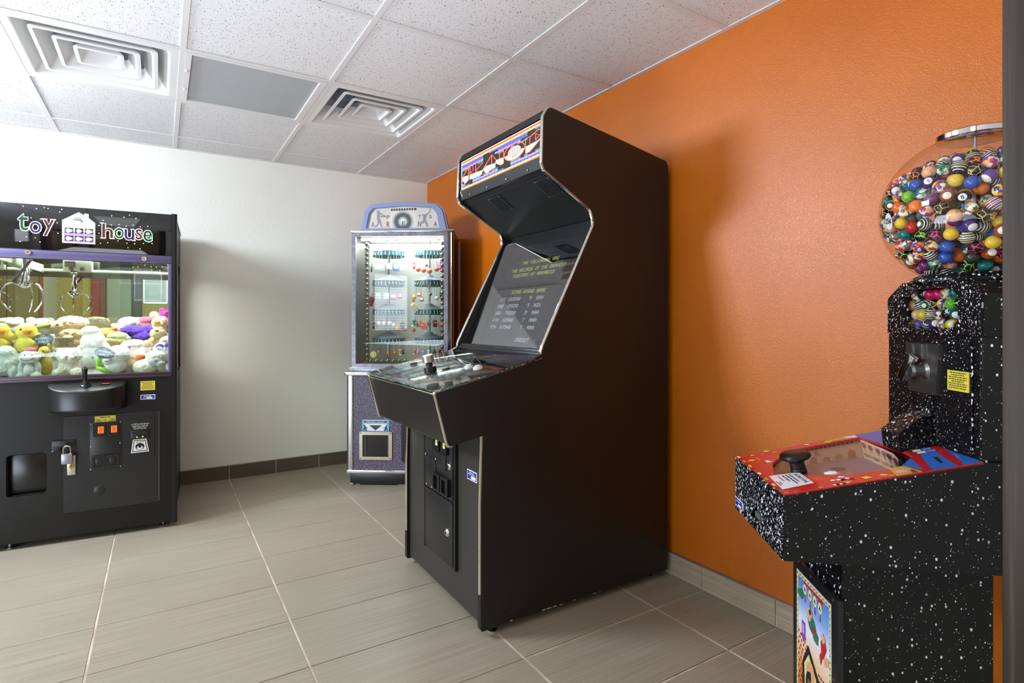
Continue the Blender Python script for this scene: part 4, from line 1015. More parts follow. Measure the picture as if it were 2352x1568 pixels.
# hood with speakers
ux0, uz0, ux1, uz1 = .270, 1.640, .530, 1.472
MU = basis((ux0, 0, uz0), (0, -1, 0), (-(ux1 - ux0), 0, -(uz1 - uz0)))      # faces down and forward, +y runs towards the front
MU = basis((ux0, 0, uz0), (0, 1, 0), (ux1 - ux0, 0, uz1 - uz0))
ul = math.hypot(ux1 - ux0, uz1 - uz0)
mb = MB(); mb.box(.018, AW - .018, 0, ul, -.014, 0, 0, M=MU); mb.build('speaker_panel', M_BLACKP, AR, smooth=False)
sg = 1 if (MU.to_3x3() @ Vector((0, 0, 1))).z < 0 else -1
for wa, wb in ((.034, .128), (.378, .472)):
    mb = MB(); z0, z1 = (0, .004 * sg)
    mb.box(wa, wb, .045, .140, min(0, .003 * sg), max(0, .003 * sg), 0, .0012, M=MU)
    for i in range(9):
        for j in range(9):
            x = wa + .013 + i * (wb - wa - .026) / 8; y = .057 + j * .071 / 8
            mb.box(x - .0028, x + .0028, y - .0028, y + .0028, .003 * sg, .0034 * sg, 1, M=MU)
    for i in range(9):
        x = wa + .013 + i * (wb - wa - .026) / 8 + .0042; mb.box(x - .0009, x + .0009, .052, .133, .003 * sg, .0055 * sg, 2, M=MU)
    for cx_ in (wa + .007, wb - .007):
        for cy_ in (.052, .133): mb.lathe([(.0035, .002 * sg), (.003, .0045 * sg), (0, .005 * sg)], 8, MU @ Matrix.Translation((cx_, cy_, 0)), 3)
    mb.build('speaker_grille', [mat('grille frame', (44, 44, 48), .3, .4), M_INK, mat('grille wire', (74, 76, 82), .3, .6), M_STEEL], AR)
# marquee
MM = basis((.272, AW - .018, 1.676), (0, -1, 0), (0, 0, 1)); mw = AW - .036; mh = .141
def lit(n, c, k=.75): return mat('marquee ' + n, c, .4, emit=c, es=k)
mats = [lit('black', (14, 14, 16), .2), lit('pink', (250, 225, 220)), lit('red', (226, 92, 60)), lit('yellow', (250, 226, 110)), lit('blue', (66, 96, 190)), lit('indigo', (104, 80, 190)), lit('violet', (200, 130, 226)), lit('teal', (30, 140, 120)), lit('white', (252, 240, 245), .95), lit('orange', (250, 110, 70), .9), lit('sky', (150, 210, 230))]
mb = MB(); mb.box(0, mw, 0, mh, -.006, 0, 0, M=MM)
NB = 26; bw = (mw - .012) / NB; rh = .0074
def block(c0, c1, y0, h, m):
    for c in range(c0, c1): mb.add([(.012 + c * bw, y0, .0006), (.012 + (c + 1) * bw - .0016, y0, .0006), (.012 + (c + 1) * bw - .0016, y0 + h - .0009, .0006), (.012 + c * bw, y0 + h - .0009, .0006)], [(0, 1, 2, 3)], m, MM)
y = mh
for h, m, spans in ((.004, 1, [(0, NB)]), (rh, 2, [(0, NB)]), (rh, 3, [(0, NB)]), (rh, 4, [(0, 8), (10, 22), (24, NB)]), (rh, 5, [(0, 8), (13, 22)]), (rh, 6, [(0, 8), (12, 20)]), (rh, 7, [(0, 3), (6, 8), (13, 15), (17, 18), (19, 22)])):
    y -= h
    for a_, b_ in spans: block(a_, b_, y, h, m)
y = .001
for h, m, spans in ((.003, 1, [(0, NB)]), (rh, 2, [(0, NB)]), (rh, 3, [(0, NB)]), (rh, 4, [(0, 3), (4, 15), (17, NB)]), (rh, 6, [(0, 1), (4, 13), (17, NB)]), (rh, 7, [(4, 7), (8, 9), (11, 13), (17, 20), (21, 22), (24, NB)])):
    for a_, b_ in spans: block(a_, b_, y, h, m)
    y += h
for i in range(18): mb.add([(.001, i * mh / 18, .0006), (.009, i * mh / 18, .0006), (.009, (i + 1) * mh / 18 - .001, .0006), (.001, (i + 1) * mh / 18 - .001, .0006)], [(0, 1, 2, 3)], 10 if i % 2 else 8, MM)
marq = mb.build('marquee', mats, AR, smooth=False, fix=False)
def LZ(x, y):
    """a point of the lettering, digitised as drawn on the slanted sign, squared up"""
    q = (x - 190) / 1150; yt = 850 - 600 * q; yb = 1300 - 480 * q
    return (mw * q, mh * (yb - y) / (yb - yt))
lo = MB()
for pts in ([(205, 1110), (265, 1165), (322, 1112), (322, 1040), (245, 1060)], [(335, 1100), (420, 1072), (440, 1062), (535, 1020), (556, 950), (440, 990), (335, 1035)], [(556, 950), (618, 1008), (690, 942), (742, 915), (742, 850), (610, 890)], [(742, 850), (826, 888), (862, 852), (862, 768), (752, 808)], [(1145, 742), (1195, 716), (1335, 530), (1335, 505), (1290, 560), (1195, 612), (1145, 640)]):
    lo.poly([(*LZ(*p), .0016) for p in pts], 0, MM)
cx_, cy_, rx_, ry_ = 1003, 690, 132, 120
el = lambda k, a: (cx_ + rx_ * k * math.cos(a), cy_ - ry_ * k * math.sin(a) - (rx_ * k * math.cos(a)) * .45)
for i in range(18):
    a0, a1 = R(190 + i * 9.0), R(190 + (i + 1) * 9.0)
    lo.poly([(*LZ(*el(1, a0)), .0014), (*LZ(*el(1, a1)), .0014), (*LZ(*el(.66, a1)), .0014), (*LZ(*el(.66, a0)), .0014)], 0, MM)
lo.poly([(*LZ(*el(.60, R(a))), .0015) for a in range(0, 360, 15)], 0, MM)
for i in range(-3, 4):
    for j in range(-3, 4):
        if i * i + j * j <= 10:
            p = LZ(cx_ + i * 21, cy_ + j * 19 - i * 21 * .45); lo.add([(p[0] - .0022, p[1] - .0022, .0022), (p[0] + .0022, p[1] - .0022, .0022), (p[0] + .0022, p[1] + .0022, .0022), (p[0] - .0022, p[1] + .0022, .0022)], [(0, 1, 2, 3)], 1, MM)
def stroke(pts, closed=False): lo.tube([MM @ Vector((*LZ(*p), .0022)) for p in pts], .0018, 6, 2, closed)
for s_ in ([(205, 1108), (320, 905), (322, 1110)], [(205, 1108), (262, 1166), (322, 1108)], [(345, 1095), (350, 903), (395, 888), (402, 955), (366, 985), (420, 1072)], [(440, 1062), (445, 850), (500, 830)], [(556, 842), (446, 962), (537, 1020)],
           [(556, 950), (690, 728), (694, 955)], [(556, 950), (616, 1008), (690, 944)], [(694, 955), (692, 724), (826, 884), (860, 858), (862, 655), (806, 690), (806, 800)], [(1145, 740), (1145, 515), (1197, 492), (1197, 716), (1145, 740)], [(1197, 500), (1300, 398), (1338, 428)], [(1197, 716), (1335, 522)], [(1262, 552), (1262, 460), (1310, 488), (1262, 552)]): stroke(s_)
stroke([el(1, R(a)) for a in range(0, 360, 12)], True); stroke([el(.63, R(a)) for a in range(0, 360, 15)], True)
lo.build('marquee_logo', [mats[8], mats[0], mats[9]], marq, smooth=False, fix=False)
mb = MB(); mb.prism([(.266, 1.820), (.282, 1.820), (.290, 1.846), (.270, 1.842)], .018, AW - .018, 'xzy'); mb.build('marquee_top_board', M_BLACKP, AR, smooth=False)
mb = MB(); mb.prism([(.262, 1.678), (.274, 1.678), (.292, 1.630), (.268, 1.636)], .018, AW - .018, 'xzy')
for i in range(4):
    yy = .105 + i * .150; mb.lathe([(.004, 0), (.0035, .002), (0, .003)], 10, Matrix.Translation((.2645, yy, 1.648)) @ MXR, 1)
mb.build('marquee_retainer', [M_BLACKP, M_STEEL], AR, smooth=False)
MB().box(.30, .32, .03, AW - .03, 1.62, 1.80).build('marquee_backing', M_INK, AR, smooth=False)
for x, y in ((.06, .03), (.06, AW - .03), (.85, .05), (.85, AW - .05)):
    mb = MB(); mb.lathe([(.017, 0), (.018, .003), (.012, .006), (.005, .009), (.005, .045)], 16, Matrix.Translation((x, y, 0))); mb.build('levelling_foot', M_CHROME, AR)
# ================================================================== keychain prize machine
SP = thing('prize_carousel_machine', 'lit keychain prize machine with rounded grey-blue topper, standing in the corner', 'vending machine', (1.092, 3.477, 0), R(-33))
m = mat('purple black sparkle', (40, 36, 44), .45); t = NT(m)
nz = t.noise(t.obj((1, .2, 1)), 210, 2, .6); n2 = t.noise(t.obj(), 90, 2)
t.color(t.ramp(nz.outputs['Fac'], [(.36, (34, 30, 42)), (.50, (70, 62, 84)), (.60, (128, 118, 140)), (.68, (226, 222, 226))])); M_SPARK = m
M_ZINC = mat('mottled zinc frame', (142, 142, 152), .32, .7); t = NT(M_ZINC); t.color(t.ramp(t.noise(t.obj(), 38, 4).outputs['Fac'], [(.35, (120, 121, 130)), (.65, (146, 147, 156))]))
XL_, XR_ = -.043, .689; XD = .46
MB().box(-.019, XR_ - .024, 0, XD, .003, .080, 0, .003).build('plinth', M_BLACKP, SP)
mb = MB(); mb.box(-.0195, .0, -.001, .004, .003, .012); mb.box(.02, .045, -.0012, .004, .003, .006); mb.box(.30, .35, -.0012, .004, .003, .0055); mb.build('chipped_edge', mat('bare chipboard', (206, 182, 152), .8), SP, smooth=False)
MB().box(-.038, XR_ - .005, -.012, XD, .079, .100, 0, .003).build('lower_trim', M_CHROME, SP)
MB().box(.0, .646, .0, XD, .100, .716).build('lower_body', M_SPARK, SP, smooth=False)
for xa, xb in ((XL_, .0), (.646, XR_)):
    mb = MB(); o_ = [(xa, XD), (xa, .03), (xa + .012 if xa < 0 else xa, -.004), (xb if xa < 0 else xb - .012, -.006), (xb, .03 if xa > 0 else -.006), (xb, XD)]
    mb.prism(roundpoly([(xa, XD), (xa, -.006), (xb, -.006), (xb, XD)], [0, .03 if xa < 0 else .002, .03 if xa > 0 else .002, 0]), .100, .716, 'xyz'); mb.build('corner_column', mat('satin chrome', (176, 170, 164), .22, .9), SP)
MB().box(-.052, XR_ + .009, -.018, XD, .716, .741, 0, .008).build('ledge', M_CHROME, SP)
MB().box(-.03, XR_ - .01, .004, XD - .01, .741, .770, 0, .006).build('ledge_top', M_ZINC, SP)
mb = MB()
for x in (.012, .2, .4, .63): screw(mb, (x, -.0005, .700), .004)
mb.build('panel_screw', M_STEEL, SP)
# prize door
mb = MB(); mb.prism(rrect(.044, .260, .167, .350, .008), -.008, .0, 'xzy', 0, holes=[rrect(.065, .237, .187, .329, .003)])
for x, z in ((.053, .176), (.251, .176), (.053, .341), (.251, .341)): screw(mb, (x, -.008, z), .0035, 1)
pf = mb.build('prize_door_frame', [mat('champagne metal', (198, 186, 166), .32, .7), M_INK], SP)
MB().box(.065, .237, -.003, .001, .187, .329).build('prize_flap', mat('smoked flap', (15, 14, 14), .25), pf, smooth=False)
mb = MB(); mb.tube([(.086, -.005, .192), (.086, -.005, .326)], .005, 8); mb.tube([(.233, -.005, .195), (.233, -.005, .325)], .003, 8); mb.build('flap_hinge', M_STEEL, pf)
mb = MB(); mb.box(.060, .240, -.002, .0, .352, .429, 0)
mb.prism(rrect(.070, .230, .407, .422, .006), -.0028, -.002, 'xzy', 1); mb.prism(rrect(.073, .227, .4095, .4195, .004), -.0034, -.0028, 'xzy', 2)
text_fit(mb, 'PRIZE OUT', .090, .210, .4115, .4175, XZ(-.0036), 1)
mb.prism([(.080, .356), (.222, .356), (.232, .402), (.068, .402)], -.0024, -.002, 'xzy', 1)
mb.prism([(.060, .352), (.10, .352), (.075, .400), (.060, .400)], -.0027, -.002, 'xzy', 3); mb.prism([(.240, .352), (.20, .352), (.226, .400), (.240, .400)], -.0027, -.002, 'xzy', 3)
mb.prism([(.108, .392), (.192, .392), (.150, .358)], -.0029, -.002, 'xzy', 4)
for sx, ox in ((1, .0), (-1, .300)):
    f = lambda x: ox + sx * x
    for pl_ in ([(.076, .384), (.083, .384), (.086, .370), (.094, .356), (.090, .355), (.080, .366), (.068, .357), (.066, .360), (.076, .371)], [(.082, .383), (.101, .373), (.100, .371), (.082, .378)], [(.076, .386), (.082, .386), (.082, .393), (.076, .393)]):
        mb.prism([(f(x), z) for x, z in pl_], -.0034, -.0024, 'xzy', 2)
mb.build('prize_sign', [mat('sign blue', (104, 170, 206), .4), mat('sign white', (232, 234, 238), .4), M_INK, mat('sign blue', (104, 170, 206), .4), mat('sign charcoal', (52, 54, 56), .4)], SP, smooth=False)
mb = MB(); mb.prism(rrect(.322, .60, .155, .408, .02), -.012, .0, 'xzy', 0); mb.prism(rrect(.335, .587, .168, .395, .014), -.016, -.012, 'xzy', 0); mb.build('coin_panel', M_BLACKM, SP)
# display cabinet
bx0, bx1, bz0, bz1 = -.010, .624, .768, 1.654; IX0, IX1 = .004, .612
mb = MB(); mb.prism([(bx0, bz0), (bx1, bz0), (bx1, bz1), (bx0, bz1)], .006, .03, 'xzy', 0, holes=[[(.016, .793), (.597, .793), (.597, 1.629), (.016, 1.629)]]); mb.build('display_frame', M_ZINC, SP, smooth=False)
mb = MB(); mb.prism(roundpoly([(.626, .004), (.662, .004), (.662, XD - .04), (.626, XD - .04)], [0, .016, 0, 0]), .768, 1.654, 'xyz'); mb.build('corner_post', mat('dark chrome', (90, 84, 82), .14, .9), SP)
mb = MB(); mb.tube([(.648, .0035, .775), (.648, .0035, 1.65)], .0028, 8); mb.tube([(.6605, .018, .775), (.6605, .018, 1.65)], .0025, 8); mb.build('post_edge', M_EDGE, SP)
mb = MB(); mb.box(bx0, IX0, .03, XD - .04, bz0, bz1, 0); mb.box(IX0, IX1, .03, XD - .04, bz0, .785, 1); mb.box(IX0, IX1, .03, XD - .04, 1.636, bz1, 0)
mb.build('display_case', [M_BLACK, mat('olive cloth', (150, 136, 72), .8)], SP, smooth=False)
mb = MB(); mb.box(IX0, IX1, XD - .05, XD - .045, .785, 1.636); mb.build('back_panel', mat('white back panel', (244, 244, 240), .35), SP, smooth=False)
mb = MB(); mb.box(IX0, IX0 + .004, .03, XD - .05, .785, 1.636, 0); mb.box(IX1 - .004, IX1 + .012, .03, XD - .05, .785, 1.636, 0); mb.build('side_lining', mat('grey lining', (58, 57, 52), .25, .3), SP, smooth=False)
mb = MB(); mb.tube([(.03, .36, 1.615), (.58, .36, 1.615)], .011, 12); mb.tube([(.03, .10, 1.622), (.58, .10, 1.622)], .009, 12); mb.build('light_tube', mat('lit prize tube', (255, 255, 255), .4, emit=(255, 255, 250), es=18), SP)
MB().box(.014, .599, .014, .018, .790, 1.632).build('front_glass', M_GLASS, SP, smooth=False)
mb = MB()
for i in range(8): mb.box(.055 + i * .07, .055 + i * .07 + .03, .046, .050, 1.606, 1.612)
mb.build('cable_clip', M_INK, SP, smooth=False)
# bulbs around the opening
spots = [(.076, z) for z in [.815 + i * .0335 for i in range(24)]] + [(x, .808) for x in [.10 + i * .0385 for i in range(13)]] + [(.583, z) for z in [.83 + i * .036 for i in range(22)]]
b0 = None
for x, z in spots:
    if b0 is None:
        mb = MB(); mb.ball((0, 0, 0), .0125, 14, 10, 0); mb.lathe([(.0135, .006), (.015, .012), (.015, .016)], 14, RX @ Matrix.Rotation(PI, 4, 'X'), 1, cap=False)
        b0 = mb.build('bulb', [mat('smoked mirror bulb', (120, 112, 106), .05, 1.0), M_STEEL], SP); o = b0
    else:
        o = b0.copy(); COL.objects.link(o); o.parent = SP
    o.location = (x, .062, z)
mb = MB(); mb.box(.066, .068, .075, .078, .80, 1.60); mb.box(.59, .592, .07, .078, .80, 1.60); mb.box(.07, .59, .075, .078, .796, .800); mb.build('bulb_rail', M_DARKGREY, SP, smooth=False)
# carousels
TEAL = mat('teal rack', (14, 72, 80), .35); CAPM = mat('grey blue rack cap', (124, 136, 152), .3, .2)
RACKS = {}
for col_, cx_ in (('left', .198), ('right', .478)):
    MB().lathe([(.008, .785), (.008, 1.636)], 12, Matrix.Translation((cx_, .19, 0))).build('carousel_pole', M_STEEL, SP)
    for i, z in enumerate((1.545, 1.345, 1.150, .955)):
        r_ = .112 if col_ == 'left' else .104
        mb = MB(); M = Matrix.Translation((cx_, .19, z))
        mb.lathe([(r_, .0), (r_, .004), (r_ * .82, .012), (r_ * .55, .022), (r_ * .52, .026), (r_ * .28, .034), (r_ * .25, .040), (.012, .044), (.008, .046)], 40, M, 0)
        rk = mb.build('carousel_cap', CAPM, SP)
        mb = MB(); mb.lathe([(r_ * .9, -.034), (r_ * .98, -.030), (r_ * .98, .0), (r_ * .5, .0)], 40, M, 0, cap=False); mb.lathe([(r_ * .9, -.034), (.01, -.034)], 40, M, 1, cap=False)
        for k in range(28):
            a = 2 * PI * k / 28; c_, s_ = math.cos(a), math.sin(a)
            mb.tube([(cx_ + (r_ * .985) * c_, .19 + (r_ * .985) * s_, z - .004), (cx_ + (r_ * 1.03) * c_, .19 + (r_ * 1.03) * s_, z - .022), (cx_ + (r_ * 1.06) * c_, .19 + (r_ * 1.06) * s_, z - .027), (cx_ + (r_ * 1.08) * c_, .19 + (r_ * 1.08) * s_, z - .020)], .0018, 5, 2)
        for k in range(34):
            a = 2 * PI * (k + .3) / 34; h_ = random.uniform(.035, .06); rr_ = r_ * random.uniform(.86, 1.0)
            mb.tube([(cx_ + rr_ * math.cos(a), .19 + rr_ * math.sin(a), z - .03), (cx_ + rr_ * math.cos(a), .19 + rr_ * math.sin(a), z - .03 - h_)], .0009, 4, 2)
        mb.build('carousel_ring', [TEAL, M_INK, mat('pale hook', (176, 206, 206), .3)], rk)
        RACKS[(col_, i)] = (cx_, r_, z)
# cap and topper
MB().box(-.016, .664, -.002, XD - .03, 1.654, 1.672, 0, .005).build('cap_trim', M_CHROME, SP)
BLU = mat('powder blue plastic', (134, 146, 182), .4)
arch = roundpoly([(.047, 1.672), (.075, 1.800), (.115, 1.842), (.337, 1.858), (.560, 1.842), (.598, 1.800), (.627, 1.672)], [0, .05, .04, .3, .04, .05, 0], 8)
inn = roundpoly([(.092, 1.682), (.112, 1.780), (.140, 1.812), (.332, 1.826), (.520, 1.814), (.548, 1.78), (.568, 1.682)], [0, .04, .03, .3, .03, .04, 0], 8)
mb = MB(); mb.prism(arch, .02, .15, 'xzy', 0, holes=[inn]); mb.prism([(.337 + (p[0] - .337) * .955, 1.672 + (p[1] - 1.672) * .965) for p in arch], .012, .02, 'xzy', 0, holes=[[(.337 + (p[0] - .337) * 1.04, 1.682 + (p[1] - 1.682) * 1.03) for p in inn]])
mb.build('topper', BLU, SP, ang=30)
face = mat('printed topper face', (218, 214, 204), .3); t = NT(face)
sep = t.t.nodes.new('ShaderNodeVectorMath'); sep.operation = 'DISTANCE'; t.l(t.tc.outputs['Object'], sep.inputs[0]); sep.inputs[1].default_value = (.325, .03, 1.728)
t.color(t.ramp(t.math('MULTIPLY', sep.outputs['Value'], 10.0), [(.0, (226, 236, 230)), (.20, (196, 214, 206)), (.34, (92, 100, 100)), (.52, (78, 82, 88)), (.60, (158, 160, 156)), (.78, (220, 218, 208)), (1.0, (206, 202, 190))]))
tf = MB().prism(inn, .026, .03, 'xzy', 0).build('topper_face', face, SP, smooth=False)
mb = MB(); PT = XZ(.0252)
MAR = mat('maroon lettering', (132, 58, 66), .5)
for ch, x in zip('SPORTS', (.160, .228, .297, .367, .437, .508)): text_fit(mb, ch, x - .008, x + .008, 1.746, 1.770, PT, 0, .01)
for ch, x in zip('ARENA', (.126, .228, .330, .436, .541)): text_fit(mb, ch, x - .010, x + .010, 1.694, 1.728, PT, 0, .01)
mb.prism([(.247, 1.800), (.415, 1.803), (.415, 1.815), (.247, 1.812)], .0248, .026, 'xzy', 1)
for i in range(9): mb.box(.258 + i * .017, .265 + i * .017, .0244, .0248, 1.8052, 1.8105, 2)
mb.build('topper_print', [MAR, M_INK, M_WHITEST], tf, smooth=False)
mb = MB()
for pl_ in ([(.152, 1.800), (.166, 1.803), (.172, 1.790), (.170, 1.760), (.178, 1.735), (.190, 1.690), (.182, 1.690), (.170, 1.722), (.166, 1.712), (.150, 1.694), (.138, 1.690), (.140, 1.697), (.158, 1.716), (.156, 1.74), (.154, 1.775)], [(.168, 1.792), (.216, 1.764), (.214, 1.759), (.168, 1.780)], [(.172, 1.770), (.214, 1.762), (.212, 1.757), (.176, 1.757)],
            [(.452, 1.774), (.478, 1.774), (.500, 1.792), (.508, 1.815), (.512, 1.813), (.506, 1.788), (.486, 1.768), (.476, 1.742), (.496, 1.694), (.484, 1.692), (.468, 1.724), (.462, 1.712), (.440, 1.716), (.444, 1.722), (.456, 1.730), (.460, 1.752)]):
    if pl_[0][0] > .4: mb.build('player_silhouette', mat('grey silhouette', (142, 142, 142), .5), tf, smooth=False); mb = MB()
    mb.prism(pl_, .0250, .026, 'xzy')
mb.build('player_silhouette', mat('grey silhouette', (142, 142, 142), .5), tf, smooth=False)
# lower clutter: round tag and clear house tag hung on the glass
SPM = SP.matrix_basis.copy()
tg = tag(MB().lathe([(0, 0), (.021, 0), (.021, .002), (.019, .0028), (0, .0028)], 30, RX).build('round_tag', mat('yellow disc', (206, 190, 84), .35)), 'round yellow tag leaning at the lower left inside the prize machine', 'tag')
tg.location = SPM @ Vector((.128, .035, .852)); tg.rotation_euler = (0, 0, R(-33))
mb = MB(); mb.prism([(-.016, -.016), (.016, -.016), (.016, .012), (0, .022), (-.016, .012)], -.004, .004, 'xzy'); mb.prism([(-.010, -.010), (.010, -.010), (.010, .006), (-.010, .006)], -.006, -.004, 'xzy', 1)
o = tag(mb.build('house_charm', [glassy('frosted charm', (225, 225, 228), .05), mat('charm card', (150, 140, 150), .5)], smooth=False), 'clear house-shaped charm beside the round yellow tag in the prize machine', 'keychain'); o.location = SPM @ Vector((.160, .045, .874)); o.rotation_euler = (0, 0, R(-33))
# ------------------------------------------------------------------ hanging keychains
def charm(kind, cmat, drop, s):
    mb = MB(); mb.tube([(0, 0, 0), (0, 0, -drop)], .0011, 5, 1); mb.tube([(.004 * math.cos(R(a)), 0, -drop + .003 + .004 * math.sin(R(a))) for a in range(0, 360, 40)], .0009, 5, 1, closed=True)
    z = -drop - s
    if kind == 'ball': mb.ball((0, 0, z), s, 16, 10)
    elif kind == 'card': mb.box(-s * .9, s * .9, -.002, .002, z - s * .9, z + s, 0, .001); mb.box(-s * .7, s * .7, -.0026, -.002, z - s * .2, z + s * .7, 2)
    elif kind == 'star': mb.prism([((s * (1.25 if i % 2 == 0 else .62)) * math.sin(R(36 * i)), z + (s * (1.25 if i % 2 == 0 else .62)) * math.cos(R(36 * i))) for i in range(10)], -.006, .006, 'xzy')
    elif kind == 'bat': mb.lathe([(0, -s * 1.9), (s * .62, -s * 1.7), (s * .6, -s * .7), (s * .26, .3 * s), (s * .2, s), (0, s)], 14, Matrix.Translation((0, 0, z)))
    elif kind == 'figure': mb.ball((0, 0, z + s * .5), s * .62, 12, 8); mb.ball((0, 0, z - s * .5), (s * .6, s * .5, s * .9), 12, 8, 0); mb.ball((0, -s * .3, z - s * 1.2), (s * .5, s * .5, s * .4), 10, 6, 2)
    elif kind == 'bag': mb.box(-s * .7, s * .7, -s * .3, s * .3, z - s * 1.3, z + s * .8, 0, s * .25); mb.box(-s * .4, s * .4, -s * .33, s * .1, z - s * .1, z + s * .15, 2)
    elif kind == 'drop': mb.lathe([(0, -s), (s * .6, -s * .8), (s * .8, -s * .3), (s * .5, s * .4), (s * .14, s), (0, s * 1.1)], 16, Matrix.Translation((0, 0, z)))
    mats_ = [cmat, mat('keychain link', (196, 196, 190), .3, .8), mat('charm print', (232, 228, 222), .5)]
    o = mb.build('keychain', mats_); return o
KM = {n: mat('charm ' + n, c, .4) for n, c in {'orange': (206, 96, 50), 'bright': (238, 128, 40), 'white': (236, 234, 228), 'red': (204, 34, 34), 'maroon': (122, 22, 62), 'brown': (92, 54, 32), 'green': (36, 132, 98), 'magenta': (190, 40, 140), 'yellow': (206, 176, 50), 'grey': (72, 62, 64), 'blue': (96, 120, 180), 'pale': (206, 216, 226), 'rose': (214, 110, 150)}.items()}
SOC = mat('charm soccer', (232, 226, 206), .4); t = NT(SOC); t.color(t.ramp(t.vor(t.obj(), 70).outputs['Distance'], [(.0, (30, 26, 24)), (.32, (30, 26, 24)), (.36, (232, 226, 206))]))
PLAN = {  # rack: list of (angle from the front in degrees, kind, colour, drop, size)
 ('right', 0): [(-34, 'ball', 'orange', .083, .0165), (-12, 'ball', 'orange', .090, .017), (8, 'ball', 'orange', .094, .018), (34, 'ball', 'orange', .082, .0165), (52, 'bat', 'magenta', .045, .020), (-62, 'card', 'red', .050, .022), (74, 'drop', 'brown', .07, .02), (-2, 'drop', 'brown', .06, .012)],
 ('right', 1): [(-60, 'drop', 'yellow', .062, .018), (-30, 'card', 'red', .050, .017), (-20, 'card', 'maroon', .085, .016), (-66, 'star', 'bright', .10, .014), (12, 'drop', 'brown', .05, .014), (34, 'ball', 'soccer', .078, .016), (56, 'card', 'grey', .05, .020), (62, 'star', 'rose', .088, .016)],
 ('right', 2): [(-62, 'figure', 'green', .040, .020), (-66, 'ball', 'orange', .098, .014), (-24, 'star', 'red', .052, .020), (-8, 'star', 'red', .068, .021), (6, 'drop', 'brown', .045, .018), (28, 'bag', 'maroon', .040, .022), (52, 'ball', 'bright', .055, .018), (-40, 'bat', 'grey', .05, .014), (-16, 'bag', 'red', .058, .019)],
 ('right', 3): [(-56, 'figure', 'orange', .050, .014), (-34, 'drop', 'rose', .046, .014), (-14, 'bag', 'blue', .044, .015), (6, 'figure', 'pale', .048, .014), (26, 'drop', 'maroon', .044, .015), (48, 'star', 'red', .048, .012)],
 ('left', 0): [(-58, 'card', 'pale', .055, .020), (-34, 'card', 'white', .060, .022), (-12, 'card', 'pale', .065, .024), (12, 'card', 'white', .058, .022), (36, 'card', 'blue', .062, .026), (58, 'card', 'pale', .06, .022), (-72, 'bag', 'grey', .07, .018)],
 ('left', 1): [(-50, 'card', 'rose', .062, .018), (-24, 'card', 'pale', .058, .02), (4, 'card', 'white', .060, .02), (26, 'card', 'rose', .064, .022), (50, 'drop', 'rose', .058, .02)],
 ('left', 2): [(-62, 'ball', 'white', .050, .013), (-22, 'ball', 'white', .052, .0135), (-4, 'ball', 'white', .052, .0135), (14, 'ball', 'white', .052, .0135), (-44, 'bag', 'maroon', .058, .020), (-32, 'bat', 'brown', .055, .016), (40, 'bat', 'bright', .060, .018), (62, 'bag', 'grey', .050, .026), (78, 'ball', 'bright', .088, .016), (27, 'card', 'white', .065, .012)],
 ('left', 3): [(30, 'bag', 'orange', .050, .016), (50, 'figure', 'yellow', .048, .016), (-20, 'drop', 'brown', .045, .012), (66, 'bag', 'grey', .045, .016), (8, 'star', 'bright', .055, .011)]}
RN = {0: 'top', 1: 'second', 2: 'third', 3: 'bottom'}
KN = {'ball': 'ball', 'card': 'square card', 'star': 'star', 'bat': 'bat-shaped', 'figure': 'little figure', 'bag': 'pouch', 'drop': 'teardrop'}
cache = {}; seen = {}
CN = {'bright': 'bright orange', 'orange': 'burnt orange', 'soccer': 'black and white football', 'pale': 'pale blue', 'grey': 'dark grey'}
for (col_, i), items in PLAN.items():
    cx_, r_, z = RACKS[(col_, i)]
    cnt = {}
    for a, kd, cn, dr, s_ in items: cnt[(kd, cn)] = cnt.get((kd, cn), 0) + 1
    for a, kd, cn, dr, s_ in items:
        key = (kd, cn, round(dr, 3), s_)
        if key in cache: o = cache[key].copy(); COL.objects.link(o)
        else: o = charm(kd, SOC if cn == 'soccer' else KM[cn], dr, s_); cache[key] = o
        ra = R(-90 + a); rx = r_ * 1.06
        o.location = SPM @ Vector((cx_ + rx * math.cos(ra), .19 + rx * math.sin(ra), z - .026)); o.rotation_euler = (0, 0, R(-33 + a))
        grp = 'keychains on the %s %s prize carousel' % (RN[i], col_)
        o['label'] = '%s %s keychain hanging from the %s %s rack of the prize machine' % (CN.get(cn, cn), KN[kd], RN[i], col_)
        o['category'] = 'keychain'; o['group'] = grp if cnt[(kd, cn)] == 1 else grp + ', %s %s' % (CN.get(cn, cn), KN[kd])
# small boxed prizes lying on the caps
for (x, y, z, rx_, rz_, cn, lab) in ((.090, .12, 1.205, 20, 30, 'red', 'dark red boxed prize leaning at the left of the prize machine'), (.392, .09, 1.165, -35, 20, 'yellow', 'pale card leaning on the third right rack of the prize machine')):
    mb = MB(); mb.box(-.019, .019, -.004, .004, -.03, .03, 0, .001); mb.box(-.015, .015, -.0046, -.004, -.02, .02, 1)
    o = tag(mb.build('prize_card', [mat('dark red box', (130, 20, 26), .4) if cn == 'red' else mat('pale card', (200, 194, 160), .5), mat('dark red box', (130, 20, 26), .4) if cn == 'red' else mat('card print', (176, 170, 140), .5)]), lab, 'prize', None)
    o.location = SPM @ Vector((x, y, z)); o.rotation_euler = (R(-8), R(rx_), R(-33 + rz_))
